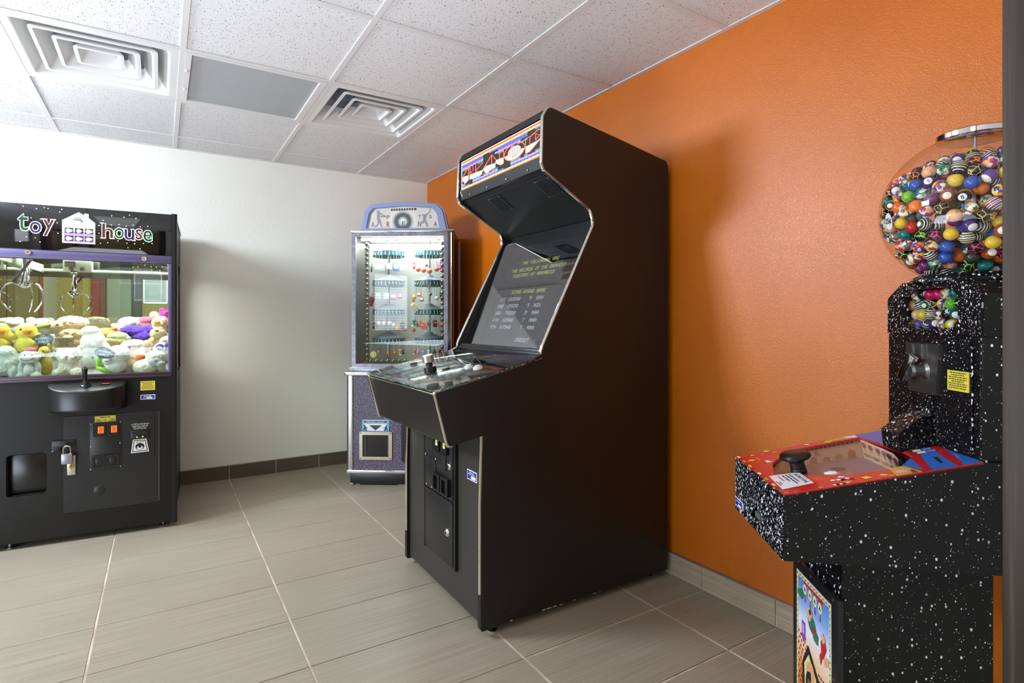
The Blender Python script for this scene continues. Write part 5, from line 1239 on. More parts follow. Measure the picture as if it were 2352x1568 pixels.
# ================================================================== bouncy ball machine
GB = thing('bouncy_ball_machine', 'black white-speckled bouncy ball vending machine with clear globe, at the right', 'vending machine', (1.140, .664, 0), R(-39.666))
GM = GB.matrix_basis.copy()
def speckle(name, base, scale, dens, size, white=(236, 238, 240), rough=.4):
    m = mat(name, base, rough, spec=.28); t = NT(m)
    outs = []
    for sc_, thr_, sz in ((scale, dens, size), (scale * 2.1, dens, size * .8)):
        w_ = t.noise(t.obj(), sc_ * .6, 1)
        v = t.vor(t.obj((1, 1, .72)), sc_); sp = t.t.nodes.new('ShaderNodeSeparateColor'); t.l(v.outputs['Color'], sp.inputs[0])
        r_ = t.math('MULTIPLY', t.math('MAXIMUM', t.math('SUBTRACT', sp.outputs[0], thr_), 0.0), sz / (1 - thr_))
        outs.append(t.math('LESS_THAN', v.outputs['Distance'], r_))
    f = t.math('MAXIMUM', outs[0], outs[1])
    cl = t.noise(t.obj(), 9, 2)
    f = t.math('MULTIPLY', f, t.ramp(cl.outputs['Fac'], [(.28, .35), (.5, 1.0)]))
    t.color(t.mix(f, base, white)); return m
S_SIDE = speckle('black with sparse white speckle', (22, 21, 20), 108, .40, .27)
S_FRONT = speckle('black with dense white speckle', (11, 10, 13), 150, .15, .40)
def FX_(x): return basis((x, 0, 0), (0, -1, 0), (0, 0, 1))           # plane facing -x; use -y as the first coordinate
bw_ = .328; L = .655
# stand
MB().box(.142, .430, .062, .266, .004, .575, 0, .002).build('stand', S_SIDE, GB, smooth=False)
MB().box(.1405, .1425, .064, .264, .006, .574).build('stand_front', S_FRONT, GB, smooth=False)
mb = MB()
for x, z in ((.205, .520), (.362, .520), (.205, .392), (.362, .392)): mb.lathe([(.0055, -.002), (.0055, .0005), (.003, .002), (0, .0022)], 12, Matrix.Translation((x, .062, z)) @ RX)
mb.build('stand_bolt', M_RUBBER, GB)
# poster panel
mb = MB(); mb.box(.126, .138, .048, .283, .06, .472, 0, .002)
mb.build('poster_board', [mat('dark poster frame', (26, 24, 28), .3), M_INK], GB)
pb = MB(); q = lambda pts, lift, m: pb.poly([(.126 - lift, y, z) for y, z in pts], m)
pos = mat('poster print', (120, 160, 220), .3); t = NT(pos)
sepz = t.t.nodes.new('ShaderNodeSeparateXYZ'); t.l(t.tc.outputs['Object'], sepz.inputs[0])
t.color(t.ramp(t.math('MULTIPLY', sepz.outputs['Z'], 2.0), [(.20, (206, 60, 36)), (.42, (232, 130, 50)), (.56, (236, 206, 170)), (.66, (232, 232, 244)), (.76, (130, 170, 230)), (.92, (34, 92, 180))]))
py0, py1, pz0, pz1 = .074, .257, .075, .450
q([(py0, pz0), (py1, pz0), (py1, pz1), (py0, pz1)], .0008, 0)
for i in range(12):
    ya = py0 + i * (py1 - py0) / 12
    q([(ya + .001, pz1 - .013), (ya + .0143, pz1 - .013), (ya + .0143, pz1 - .001), (ya + .001, pz1 - .001)], .0014, 1); q([(ya + .005, pz1 - .010), (ya + .011, pz1 - .010), (ya + .008, pz1 - .003)], .0018, 2)
for i in range(26):
    za = pz0 + i * .0140
    if za > pz1 - .02: break
    for ya in (py0 + .001, py1 - .0105): q([(ya, za), (ya + .0095, za), (ya + .0095, za + .0125), (ya, za + .0125)], .0014, 1); q([(ya + .003, za + .003), (ya + .007, za + .003), (ya + .005, za + .009)], .0018, 2)
for k, (y, z) in enumerate(((.208, .418), (.180, .417), (.154, .416), (.128, .413))):
    q([(y + .0095 * math.cos(R(a)), z + .013 * math.sin(R(a))) for a in range(0, 360, 24)], .0016, 1); q([(y - .003, z - .03), (y + .003, z - .03), (y + .001, z - .012), (y - .001, z - .012)], .0015, 4)
    q([(y - .004, z - .006), (y + .004, z - .002), (y, z + .007)], .002, 2); q([(y + .014, z + .024), (y - .014, z + .024), (y - .010, z + .012), (y + .010, z + .012)], .0013, 4)
def blob(y, z, ry, rz, m, lift=.0016, rot=0, n=20, wob=.18):
    q([((y + ry * (1 + wob * math.sin(3 * R(a))) * math.cos(R(a)) * math.cos(R(rot)) - rz * (1 + wob * math.cos(4 * R(a))) * math.sin(R(a)) * math.sin(R(rot))), z + ry * (1 + wob * math.sin(3 * R(a))) * math.cos(R(a)) * math.sin(R(rot)) + rz * (1 + wob * math.cos(4 * R(a))) * math.sin(R(a)) * math.cos(R(rot))) for a in [360 * i / n for i in range(n)]], lift, m)
blob(.170, .352, .034, .016, 5, rot=40); blob(.182, .372, .014, .016, 6, .0022); blob(.150, .334, .016, .013, 5, .002, 60); blob(.178, .378, .006, .006, 2, .0026); blob(.160, .342, .010, .006, 4, .0024, 40)
blob(.232, .398, .012, .018, 5, rot=80)
q([(.226, .336), (.206, .336), (.206, .300), (.200, .300), (.216, .286), (.232, .300), (.226, .300)], .0016, 7); q([(.222, .330), (.210, .330), (.210, .306), (.222, .306)], .002, 8)
blob(.112, .330, .013, .024, 4, rot=10); blob(.112, .352, .010, .010, 6, .002); blob(.098, .306, .010, .014, 6, .002, 40); blob(.124, .300, .006, .012, 4)
for i in range(9):
    for j in range(5):
        y = .244 - j * .0115 - (i % 2) * .005; z = .300 - i * .0145 - j * .004
        if z > .13: blob(y, z, .0032, .0042, 4 if z > .2 else 2, .0013, n=8, wob=0)
        y2 = .092 + j * .0105 + (i % 2) * .005; z2 = .250 - i * .013 + j * .001
        if z2 > .12: blob(y2, z2, .0032, .0042, 9, .0013, n=8, wob=0)
q([(.190, .292), (.222, .235), (.222, .120), (.128, .120), (.128, .235)], .0018, 2)
q([(.186, .272), (.210, .238), (.206, .160), (.150, .160), (.146, .236)], .0022, 1); blob(.176, .232, .022, .028, 6, .0026, 20, wob=.05); blob(.186, .214, .012, .022, 2, .0030, 30, wob=.1); blob(.166, .196, .026, .018, 10, .003, 20, wob=.1)
blob(.152, .150, .03, .02, 11, .0032, 20)
pb.build('poster', [pos, mat('straw tile', (226, 218, 150), .4), M_INK, M_INK, mat('poster red', (182, 36, 48), .4), mat('poster green', (52, 112, 84), .4), mat('poster skin', (222, 164, 120), .4), mat('poster purple', (134, 68, 168), .4), mat('poster lilac', (198, 150, 214), .4), mat('poster navy', (30, 34, 90), .4), mat('poster tan', (206, 150, 90), .4), mat('poster leaf', (60, 150, 80), .4)], GB, smooth=False, fix=False)
mb = MB()
for y, z in ((.180, .463), (.070, .463), (.066, .29), (.266, .463)): mb.lathe([(.004, -.0005), (.0035, .0015), (0, .002)], 10, Matrix.Translation((.126, y, z)) @ MXR)
mb.build('poster_screw', mat('copper screw', (150, 92, 70), .4, .8), GB)
# playfield box
side = [(0, .570), (0, .708), (.37, .7935), (L, .7935), (L, .570)]
mb = MB()
mb.prism(side, 0, .012, 'xzy'); mb.prism(side, bw_ - .012, bw_, 'xzy')
mb.box(.0, L, .012, bw_ - .012, .570, .582); mb.box(L - .012, L, .012, bw_ - .012, .582, .7935)
mb.build('playfield_box', S_SIDE, GB, smooth=False)
mb = MB(); mb.prism([(.0005, .5705), (bw_ - .0005, .5705), (bw_ - .0005, .708), (.0005, .708)], -.001, .012, 'yzx', 0, holes=[[(.134, .596), (.196, .596), (.196, .6265), (.134, .6265)]])
mb.build('front_board', S_FRONT, GB, smooth=False)
mb = MB(); mb.box(.012, .05, .130, .20, .592, .630, 0); mb.box(.004, .011, .140, .19, .597, .612, 0, .002); mb.build('ticket_cup', mat('greenish grey cup', (92, 96, 88), .4), GB, smooth=False)
mb = MB(); mb.box(-.0020, -.001, .266, .324, .582, .604, 0); mb.box(-.0026, -.002, .269, .321, .584, .602, 1); lines(mb, -.317, -.275, .594, .600, 1, basis((-.0028, 0, 0), (0, -1, 0), (0, 0, 1)), 0, 3); mb.box(-.0031, -.0026, .275, .298, .586, .591, 0)
mb.build('serial_sticker', [M_WHITEST, M_BLUEST], GB, smooth=False)
KS = .9747
MPt = basis((0, 0, .7085), (0, -1, 0), (.9747, 0, .2239))
win = [(.214, .053), (.136, .029), (.108, .066), (.078, .101), (.052, .150), (.044, .248), (.100, .300), (.143, .303), (.300, .290), (.296, .118)]
P2 = lambda pts: [(-w, l / KS) for w, l in pts]
RED = mat('red printed playfield', (200, 38, 34), .22, spec=.5, coat=.3); t = NT(RED)
t.color(t.ramp(t.noise(t.obj(), 60, 4, .7, 1).outputs['Fac'], [(.3, (196, 34, 32)), (.62, (206, 42, 36)), (.68, (226, 150, 70)), (.72, (200, 38, 34)), (.8, (206, 60, 40))]))
mb = MB(); mb.prism(P2([(0, 0), (bw_, 0), (bw_, .37), (0, .37)]), -.003, .002, 'xyz', 0, MPt, holes=[P2(win)])
top = mb.build('playfield_cover', RED, GB, smooth=False)
mb = MB()
def tp(pts, lift, m): mb.poly([(p[0], p[1], .002 + lift) for p in P2(pts)], m, MPt)
tp([(.0, .270), (.030, .262), (.052, .252), (.10, .302), (.145, .306), (.16, .37), (.0, .37)], .0004, 0)            # blue field near the column
tp([(.30, .292), (.328, .292), (.328, .37), (.16, .37), (.145, .306)], .0004, 0); AZ = mat('azure print', (44, 104, 190), .22); mb.build('sky_print', AZ, top, smooth=False, fix=False); mb = MB()
tp([(.15, .37), (.115, .37), (.02, .345), (.0, .335), (.0, .325), (.05, .335), (.13, .352)], .0008, 1)                # red beam
tp([(.143, .306), (.10, .302), (.085, .288), (.02, .272), (.0, .262), (.0, .280), (.06, .300), (.11, .320)], .0008, 1)
for i in range(3):
    for j in range(2): tp([(.150 - i * .016, .318 + j * .02), (.137 - i * .016, .314 + j * .02), (.137 - i * .016, .330 + j * .02), (.150 - i * .016, .334 + j * .02)], .0012, 2 if j == 0 else 3)
tp([(.155, .312), (.095, .300), (.095, .304), (.155, .356)], .0006, 4)
tp([(.070, .322), (.030, .312), (.030, .318), (.070, .330)], .0008, 4)
tp([(.0, .215), (.05, .225), (.05, .255), (.0, .262)], .0004, 5); tp([(.012, .222), (.030, .228), (.030, .245), (.010, .242)], .0008, 6); tp([(.002, .245), (.02, .25), (.02, .256), (.002, .256)], .0008, 7)
tp([(.308, .23), (.326, .22), (.326, .262), (.306, .27)], .0004, 5); tp([(.31, .27), (.327, .262), (.327, .292), (.304, .29)], .0004, 8)
for i in range(16):
    rr = random.Random(40 + i); w = rr.choice([rr.uniform(.22, .32), rr.uniform(.004, .05)]); l = rr.uniform(.01, .05) if w > .2 and i % 3 == 0 else (rr.uniform(.02, .24))
    if .05 < w < .24: continue
    if w > .2 and l > .05: w = rr.uniform(.300, .322)
    s_ = rr.uniform(.004, .010); tp([(w + s_, l), (w, l - s_), (w - s_ * .8, l + .002), (w, l + s_ * 1.4)], .0006, rr.choice((5, 9, 9, 10, 8)))
tp([(.245, .045), (.225, .045), (.225, .058), (.245, .052)], .0006, 8); tp([(.285, .036), (.255, .036), (.255, .040), (.285, .040)], .0006, 10)
for i in range(14): tp([(.322 - i * .0225, .001), (.305 - i * .0225, .001), (.305 - i * .0225, .007), (.322 - i * .0225, .007)], .0006, (8, 1, 5, 1, 9, 1, 11)[i % 7])
for w, l in ((.032, .108), (.030, .118), (.026, .126), (.031, .135), (.024, .142)): tp([(w + .007, l), (w - .002, l - .003), (w - .004, l + .004), (w + .004, l + .008)], .0006, (8, 4, 12, 8, 12)[int(l * 1000) % 5])
tp([(.024, .16), (.010, .162), (.012, .176), (.026, .172)], .0006, 9); tp([(.026, .198), (.008, .19), (.014, .208)], .0006, 9)
for i in range(5): tp([(.010 + .003 * (i % 2), .10 + i * .006), (.002, .10 + i * .006), (.002, .104 + i * .006), (.010, .104 + i * .006)], .0006, 4 if i % 2 else 8)
mb.build('playfield_art', [mat('azure print', (44, 104, 190), .22), mat('crimson print', (176, 28, 36), .22), mat('cream print', (226, 224, 200), .25), mat('lilac print', (126, 128, 200), .25), M_INK, mat('gold print', (196, 160, 70), .25), mat('flesh print', (222, 170, 150), .25), mat('brown print', (110, 60, 46), .3), mat('white print2', (230, 228, 232), .25), mat('yellow print', (226, 206, 70), .25), mat('amber print', (232, 130, 60), .25), mat('green print', (90, 120, 70), .3), mat('blue ink', (46, 44, 120), .3)], top, smooth=False, fix=False)
# instruction card
mb = MB(); card = [(.124, .014), (.026, .008), (.034, .074), (.118, .076)]
mb.poly([(p[0], p[1], .0032) for p in P2(card)], 0, MPt)
MI = MPt @ Matrix.Translation((0, 0, .0037))
text_fit(mb, 'INSTRUCTIONS', -.106, -.044, .062, .0695, MI, 1, .01)
lines(mb, -.112, -.042, .036, .058, 3, MI, 1, 12, False); lines(mb, -.110, -.060, .026, .034, 1, MI, 2, 13, False); lines(mb, -.080, -.050, .012, .022, 2, MI, 1, 14)
for i in range(4): mb.add([(-.100 + i * .016, .072, .0037), (-.097 + i * .016, .072, .0037), (-.097 + i * .016, .0755, .0037), (-.100 + i * .016, .0755, .0037)], [(0, 1, 2, 3)], 2, MPt)
mb.build('instruction_card', [mat('card white', (228, 222, 228), .35), M_INK, mat('card pink', (190, 90, 110), .4)], top, smooth=False, fix=False)
# recessed course under the cover
pd = -.052
mb = MB()
fl = [(.306, .03), (.306, .292), (.02, .292), (.02, .03)]
mb.poly([(p[0], p[1], pd) for p in P2(fl)], 0, MPt)
mb.poly([(p[0], p[1], pd + .0005) for p in P2([(.306, .172), (.306, .292), (.04, .292), (.04, .20), (.16, .172)])], 1, MPt)
mb.add([(-.304, .03, pd), (-.304, .29 / KS, pd), (-.304, .29 / KS, -.003), (-.304, .03, -.003)], [(0, 1, 2, 3)], 2, MPt)
for i in range(22): mb.add([(-.3035, .05 + i * .0108, -.0035), (-.3035, .0555 + i * .0108, -.0035), (-.3035, .0555 + i * .0108, -.010), (-.3035, .05 + i * .0108, -.010)], [(0, 1, 2, 3)], 3, MPt)
rr = random.Random(8)
for i in range(7):
    x = .085 + i * .031; h_ = rr.uniform(.014, .022)
    mb.add([(-.3035, x - .008, pd + .006), (-.3035, x + .009, pd + .006), (-.3035, x + .011, pd + .006 + h_ * .7), (-.3035, x, pd + .006 + h_), (-.3035, x - .007, pd + .006 + h_ * .6)], [(0, 1, 2, 3, 4)], 4 if i not in (5,) else 6, MPt)
    if i in (1, 3): mb.add([(-.3037, x + .004, pd + .024), (-.3037, x + .022, pd + .024), (-.3037, x + .013, pd + .042)], [(0, 1, 2)], 3, MPt)
mb.add([(-.3036, .04, pd + .0), (-.3036, .285, pd + .0), (-.3036, .285, pd + .007), (-.3036, .04, pd + .007)], [(0, 1, 2, 3)], 5, MPt)
# end wall with lanterns, then the curved near wall
wl = [(.304, .291), (.20, .291), (.15, .288), (.11, .276), (.075, .255), (.045, .215)]
for i in range(5):
    a_, b_ = wl[i], wl[i + 1]
    mb.add([(-a_[0], a_[1] / KS, pd), (-b_[0], b_[1] / KS, pd), (-b_[0], b_[1] / KS, -.003), (-a_[0], a_[1] / KS, -.003)], [(0, 1, 2, 3)], 7, MPt)
for (w, l) in ((.285, .290), (.255, .290), (.222, .290), (.195, .2895), (.170, .288), (.135, .282), (.10, .2685)):
    pts = [(-w + .0085 * math.cos(R(a)), (l - .0015) / KS + .0016 * 0, -.014 + .007 * math.sin(R(a))) for a in range(0, 360, 30)]; mb.poly(pts, 8, MPt)
    mb.add([(-w - .002, (l - .0015) / KS, -.022), (-w + .002, (l - .0015) / KS, -.022), (-w + .001, (l - .0015) / KS, -.028), (-w - .001, (l - .0015) / KS, -.028)], [(0, 1, 2, 3)], 4, MPt)
for (w, l, c_) in ((.280, .2895, 6), (.262, .2895, 9), (.248, .2895, 10), (.236, .2895, 6), (.20, .288, 10), (.165, .286, 6)):
    mb.poly([(-w + .010 * math.cos(R(a)) * (1 + .3 * math.sin(3 * R(a))), (l - .002) / KS, -.038 + .006 * math.sin(R(a)) * (1 + .3 * math.cos(2 * R(a)))) for a in range(0, 360, 24)], c_, MPt)
for (w, l) in ((.256, .128), (.250, .205)):
    mb.poly([(-w + .0205 * math.cos(R(a)), l / KS + .0205 * math.sin(R(a)), pd + .001) for a in range(0, 360, 15)], 11, MPt); mb.poly([(-w + .0175 * math.cos(R(a)), l / KS + .0175 * math.sin(R(a)), pd + .0014) for a in range(0, 360, 15)], 12, MPt)
for i in range(12):
    w, l = rr.uniform(.18, .29), rr.uniform(.07, .28); s_ = rr.uniform(.003, .008)
    if min((w - .256) ** 2 + (l - .128) ** 2, (w - .25) ** 2 + (l - .205) ** 2) < .0009: continue
    mb.poly([(-w + s_ * 1.6 * math.cos(R(a)) * (1 + .3 * math.sin(3 * R(a))), l / KS + s_ * math.sin(R(a)), pd + .001) for a in range(0, 360, 30)], rr.choice((5, 9, 9, 10)), MPt)
mb.build('playfield_course', [mat('course floor', (122, 106, 92), .5), mat('course mauve floor', (132, 118, 152), .5), mat('course cream wall', (206, 190, 158), .5), mat('course grey', (108, 100, 104), .5), mat('course brown', (136, 74, 58), .5), mat('course moss', (150, 148, 104), .5), mat('course sage', (126, 132, 100), .5), mat('course white wall', (232, 226, 210), .5), mat('lantern red', (160, 40, 44), .5), mat('course tan', (192, 148, 104), .5), mat('course apricot', (214, 160, 96), .5), mat('hole rim', (150, 110, 92), .5), mat('hole dark', (74, 44, 40), .6)], GB, smooth=False, fix=False)
MB().prism(P2([(.024, .03), (.304, .03), (.304, .30), (.024, .30)]), -.006, -.0035, 'xyz', 0, MPt).build('clear_cover', glassy('cover plastic', (250, 248, 244), .02), GB, smooth=False)
MK = MPt @ Matrix.Translation((-.128, .080 / KS, .002))
MB().lathe([(.017, -.004), (.017, .004), (.0155, .006), (.0155, .022), (.020, .027), (.029, .030), (.0325, .035), (.0315, .041), (.026, .0445), (.012, .0455), (0, .0455)], 32, MK).build('plunger_knob', M_BLACKP, GB)
mb = MB(); mb.lathe([(.010, 0), (.010, .002), (0, .003)], 16, MPt @ Matrix.Translation((-.079, .128 / KS, .002))); mb.poly([(p[0], p[1], .0028) for p in P2([(.092, .118), (.075, .112), (.066, .130), (.070, .138)])], 1, MPt); mb.build('star_sticker', [M_WHITEST, M_WHITEST], top, smooth=False, fix=False)
# column with coin mechanism
mb = MB(); cy0, cy1 = .006, .324
mb.box(.372, L, cy0, cy1, .790, 1.0455, 0, .002); mb.build('column', S_SIDE, GB)
MB().box(.3695, .373, cy0 + .002, cy1 - .002, .792, 1.0445, 0, .001).build('column_front', S_FRONT, GB, smooth=False)
mb = MB(); mb.prism(rrect(.024, .150, .800, 1.032, .012), .3665, .370, 'yzx', 0, holes=[rrect(.028, .146, .804, 1.028, .010)]); mb.build('door_bead', S_FRONT, GB)
octo = [(cy0, 1.046), (cy1, 1.046), (cy1, 1.134), (.262, 1.170), (.066, 1.170), (cy0, 1.134)]
wino = [(.250, 1.146), (.262, 1.132), (.260, 1.080), (.238, 1.058), (.092, 1.058), (.068, 1.080), (.066, 1.130), (.080, 1.146)]
wino = [(.236, 1.153), (.261, 1.134), (.259, 1.080), (.234, 1.058), (.094, 1.058), (.069, 1.080), (.069, 1.129), (.092, 1.152)]
mb = MB(); mb.prism(octo, .368, .380, 'yzx', 0, holes=[wino]); mb.build('head_front', S_FRONT, GB, smooth=False)
mb = MB(); n_ = len(octo)
mb.add([(.380, p[0], p[1]) for p in octo] + [(L, p[0], p[1]) for p in octo], [(i, (i + 1) % n_, n_ + (i + 1) % n_, n_ + i) for i in range(n_) if i != 4 or True] + [list(range(n_, 2 * n_))], 0)
mb.box(.3795, .42, .012, .052, 1.048, 1.132, 1); mb.box(.3795, .42, .300, .318, 1.048, 1.132, 1); mb.box(.46, .462, .03, .30, 1.05, 1.16, 1)
mb.box(.374, .386, cy0 - .0015, cy0, 1.05, 1.13, 0)
mb.build('head', [S_SIDE, M_INK], GB, smooth=False, fix=False)
MB().box(.3805, .3825, .06, .292, 1.052, 1.158).build('head_window', M_CLEAR, GB, smooth=False)
plate = [(.238, 1.026), (.117, 1.025), (.130, .910), (.226, .911)]
mb = MB(); mb.prism(plate, .362, .3695, 'yzx', 0); mb.box(.356, .362, .166, .206, .988, 1.024, 0, .001); mb.box(.354, .362, .196, .203, .985, 1.022, 0, .001)
M = Matrix.Translation((.362, .170, .962)) @ MXR; mb.lathe([(.0, .03), (.010, .029), (.014, .024), (.014, .004), (.022, 0)], 20, M, 0)
cm = mb.build('coin_mechanism', mat('cast zinc', (128, 126, 124), .28, .9), GB)
mb = MB(); MH = Matrix.Translation((.340, .192, .968)) @ Euler((R(32), 0, R(8))).to_matrix().to_4x4()
mb.box(-.006, .006, -.011, .011, -.034, .034, 0, .002, M=MH); mb.box(-.004, .014, -.022, -.004, -.012, .012, 0, .003, M=MH); mb.build('coin_handle', M_CHROME, cm)
mb = MB(); mb.box(.367, .3697, .036, .100, .928, .971, 0, .0006); lines(mb, -.097, -.039, .932, .969, 8, basis((.3667, 0, 0), (0, -1, 0), (0, 0, 1)), 1, 17)
mb.build('notice_sticker', [M_YELLOW, M_INK], GB, smooth=False)
mb = MB(); mb.prism([(.371, .788), (.371, .868), (.340, .860), (.292, .820), (.296, .778)], .138, .206, 'xzy'); mb.box(.3715, .367, .132, .212, .80, .876, 0, .002); mb.build('ball_chute', S_FRONT, GB, smooth=False)
# globe, collar and lid
GC = Vector((.462, .164, 1.33)); RH, RZ = .177, .174
MB().lathe([(.116, 1.166), (.116, 1.171), (.108, 1.180), (.102, 1.183), (.097, 1.182), (.097, 1.166)], 40, Matrix.Translation((GC.x, GC.y, 0)), cap=False).build('globe_collar', S_FRONT, GB)
prof_ = []
for i in range(41):
    a = R(-66 + i * (66 + 68) / 40); prof_.append((RH * math.cos(a), GC.z + RZ * math.sin(a)))
MB().lathe(prof_, 64, Matrix.Translation((GC.x, GC.y, 0)), cap=False).build('globe', glassy('globe plastic', (252, 249, 244), .012, ior=1.42), GB, ang=180)
zt = prof_[-1][1]
mb = MB(); mb.lathe([(0, zt - .004), (.060, zt - .004), (.066, zt - .002), (.0705, zt), (.0715, zt + .010), (.068, zt + .0135), (.05, zt + .019), (.02, zt + .024), (0, zt + .025)], 44, Matrix.Translation((GC.x, GC.y, 0))); mb.build('globe_lid', M_CHROME, GB)
MB().lathe([(.0035, 1.20), (.0035, zt)], 10, Matrix.Translation((GC.x, GC.y, 0))).build('lid_rod', M_STEEL, GB)
# price sticker on the globe
mb = MB(); ys, zs = .013, .019
def on_globe(y, z, k): 
    dy, dz = y / RH, (z + 1.308 - GC.z) / RZ; return (GC.x - RH * math.sqrt(max(0, 1 - dy * dy - dz * dz)) - k, GC.y + y, z + 1.308)
ring_ = [(ys * math.cos(R(a)), zs * math.sin(R(a))) for a in range(0, 360, 15)]
mb.poly([on_globe(0, 0, .0010)] * 0 + [on_globe(y, z, .0010) for y, z in ring_], 0)
vs, fs = text2d('25¢', .015); ax = min(v[0] for v in vs); bx = max(v[0] for v in vs); ay = min(v[1] for v in vs); by = max(v[1] for v in vs)
mb.add([on_globe(.0105 - (v[0] - ax) / (bx - ax) * .021, -.008 + (v[1] - ay) / (by - ay) * .016, .0018) for v in vs], fs, 1)
mb.build('price_sticker', [mat('pale sticker', (206, 214, 222), .4), M_INK], GB, smooth=False, fix=False)
# ------------------------------------------------------------------ the balls
BR = .0135
def bmat(name, fn, rough=.18):
    m = mat('ball ' + name, (128, 128, 128), rough, spec=.5); fn(NT(m)); return m
PAL = [(236, 232, 220), (196, 44, 48), (236, 150, 40), (240, 214, 70), (30, 120, 110), (44, 60, 140), (238, 236, 226), (110, 60, 130)]
def solid(c): return lambda t: t.color(t.ramp(t.noise(t.obj(), 60, 2).outputs['Fac'], [(.3, tuple(int(v * .92) for v in c)), (.7, c)]))
def marble(a, b, c): return lambda t: t.color(t.ramp(t.noise(t.obj(), 70, 4, .6, 2).outputs['Fac'], [(.35, a), (.5, b), (.65, c)]))
def stripes(cols):
    def f(t):
        w = t.t.nodes.new('ShaderNodeTexWave'); t.l(t.obj(), w.inputs[0]); w.inputs['Scale'].default_value = 34; w.inputs['Distortion'].default_value = 5.5; w.inputs['Detail'].default_value = 1; w.inputs['Detail Scale'].default_value = .35; w.wave_profile = 'SAW'
        k = len(cols); t.color(t.ramp(w.outputs['Fac'], [(i / k, c) for i, c in enumerate(cols)], 'CONSTANT'))
    return f
def patch(cols, metric, sc_):
    def f(t):
        v = t.vor(t.obj(), sc_, 'F1', metric, .55); sp = t.t.nodes.new('ShaderNodeSeparateColor'); t.l(v.outputs['Color'], sp.inputs[0])
        k = len(cols); t.color(t.ramp(sp.outputs[0], [(i / k, c) for i, c in enumerate(cols)], 'CONSTANT'))
    return f
def scribble(c, base=(14, 12, 16)):
    def f(t):
        v = t.vor(t.obj(), 72, 'DISTANCE_TO_EDGE'); t.color(t.mix(t.math('LESS_THAN', v.outputs['Distance'], .045), base, c))
    return f
def halfwhite(c):
    def f(t):
        s = t.t.nodes.new('ShaderNodeSeparateXYZ'); t.l(t.tc.outputs['Object'], s.inputs[0])
        t.color(t.mix(t.math('GREATER_THAN', t.math('ABSOLUTE', s.outputs['Z']), .0085), c, (234, 230, 222)))
    return f
def dotted(c):
    def f(t):
        s = t.t.nodes.new('ShaderNodeSeparateXYZ'); t.l(t.tc.outputs['Object'], s.inputs[0])
        t.color(t.mix(t.math('GREATER_THAN', s.outputs['Z'], .0105), c, (232, 230, 226)))
    return f
KINDS = [  # name, weight, material, number, description
 ('yellow', 10, bmat('yellow', solid((232, 196, 52))), None, 'plain yellow'), ('orange', 6, bmat('orange', solid((240, 120, 30))), None, 'plain orange'), ('peach', 4, bmat('peach', marble((226, 150, 100), (236, 190, 150), (214, 130, 80))), None, 'peach marbled'),
 ('teal', 6, bmat('teal', marble((14, 84, 88), (26, 120, 116), (12, 70, 80))), None, 'teal marbled'), ('blue', 5, bmat('blue', solid((40, 84, 180))), None, 'plain blue'), ('magenta', 3, bmat('magenta', solid((208, 20, 90))), None, 'plain magenta'), ('lime', 2, bmat('lime', marble((40, 140, 60), (130, 200, 40), (30, 160, 80))), None, 'bright green marbled'), ('plum', 4, bmat('plum', marble((70, 20, 74), (120, 40, 110), (50, 16, 60))), None, 'plum marbled'),
 ('purple', 4, bmat('purple', dotted((62, 40, 120))), None, 'purple white-spotted'), ('dots', 5, bmat('dots', dotted((18, 96, 100))), None, 'teal white-spotted'), ('red', 3, bmat('red', solid((190, 40, 44))), None, 'plain red'), ('smoke', 4, bmat('smoke', marble((30, 34, 30), (60, 66, 54), (20, 22, 22)), .08), None, 'smoky dark'),
 ('stripe', 14, bmat('stripe', stripes([(238, 232, 222), (24, 26, 34), (96, 36, 66), (238, 232, 222), (40, 100, 70), (20, 22, 30)])), None, 'white green and maroon striped'), ('swirl', 6, bmat('swirl', stripes([(236, 232, 226), (50, 54, 130), (196, 60, 70), (236, 232, 226), (30, 34, 60)])), None, 'red white and blue striped'), ('zebra', 5, bmat('zebra', stripes([(238, 234, 214), (26, 26, 30), (226, 214, 150), (40, 60, 110)])), None, 'cream and black striped'),
 ('patchwork', 20, bmat('patchwork', patch(PAL, 'CHEBYCHEV', 135)), None, 'coloured patchwork'), ('mosaic', 9, bmat('mosaic', patch([(40, 120, 80), (90, 170, 120), (40, 70, 130), (220, 224, 210), (20, 60, 60)], 'MANHATTAN', 130)), None, 'green and blue mosaic'), ('harlequin', 8, bmat('harlequin', patch([(238, 236, 230), (236, 170, 90), (110, 70, 150), (200, 60, 80), (236, 200, 190)], 'MANHATTAN', 120)), None, 'pastel harlequin'),
 ('pink_web', 5, bmat('pink web', scribble((236, 40, 140))), None, 'black pink-scribbled'), ('green_web', 4, bmat('green web', scribble((150, 226, 60))), None, 'black green-scribbled'), ('orange_web', 4, bmat('orange web', scribble((244, 120, 40))), None, 'black orange-scribbled'), ('gold_web', 3, bmat('gold web', scribble((214, 196, 110))), None, 'black gold-scribbled'),
 ('half_yellow', 6, bmat('half yellow', halfwhite((226, 190, 50))), None, 'yellow-banded white'), ('half_violet', 4, bmat('half violet', halfwhite((96, 60, 150))), None, 'violet-banded white'),
 ('eight', 3, bmat('eight', solid((18, 18, 22))), '8', 'black numbered 8'), ('seven', 2, bmat('seven', solid((160, 74, 36))), '7', 'brown numbered 7'), ('four', 3, bmat('four', solid((60, 36, 110))), '4', 'purple numbered 4'), ('five', 2, bmat('five', solid((238, 110, 50))), '5', 'orange numbered 5'), ('nine', 2, bmat('nine', halfwhite((214, 180, 80))), '9', 'gold-banded numbered 9'), ('one', 2, bmat('one', solid((16, 92, 96))), '1', 'teal numbered 1')]
BWH = mat('ball number disc', (238, 238, 234), .2)
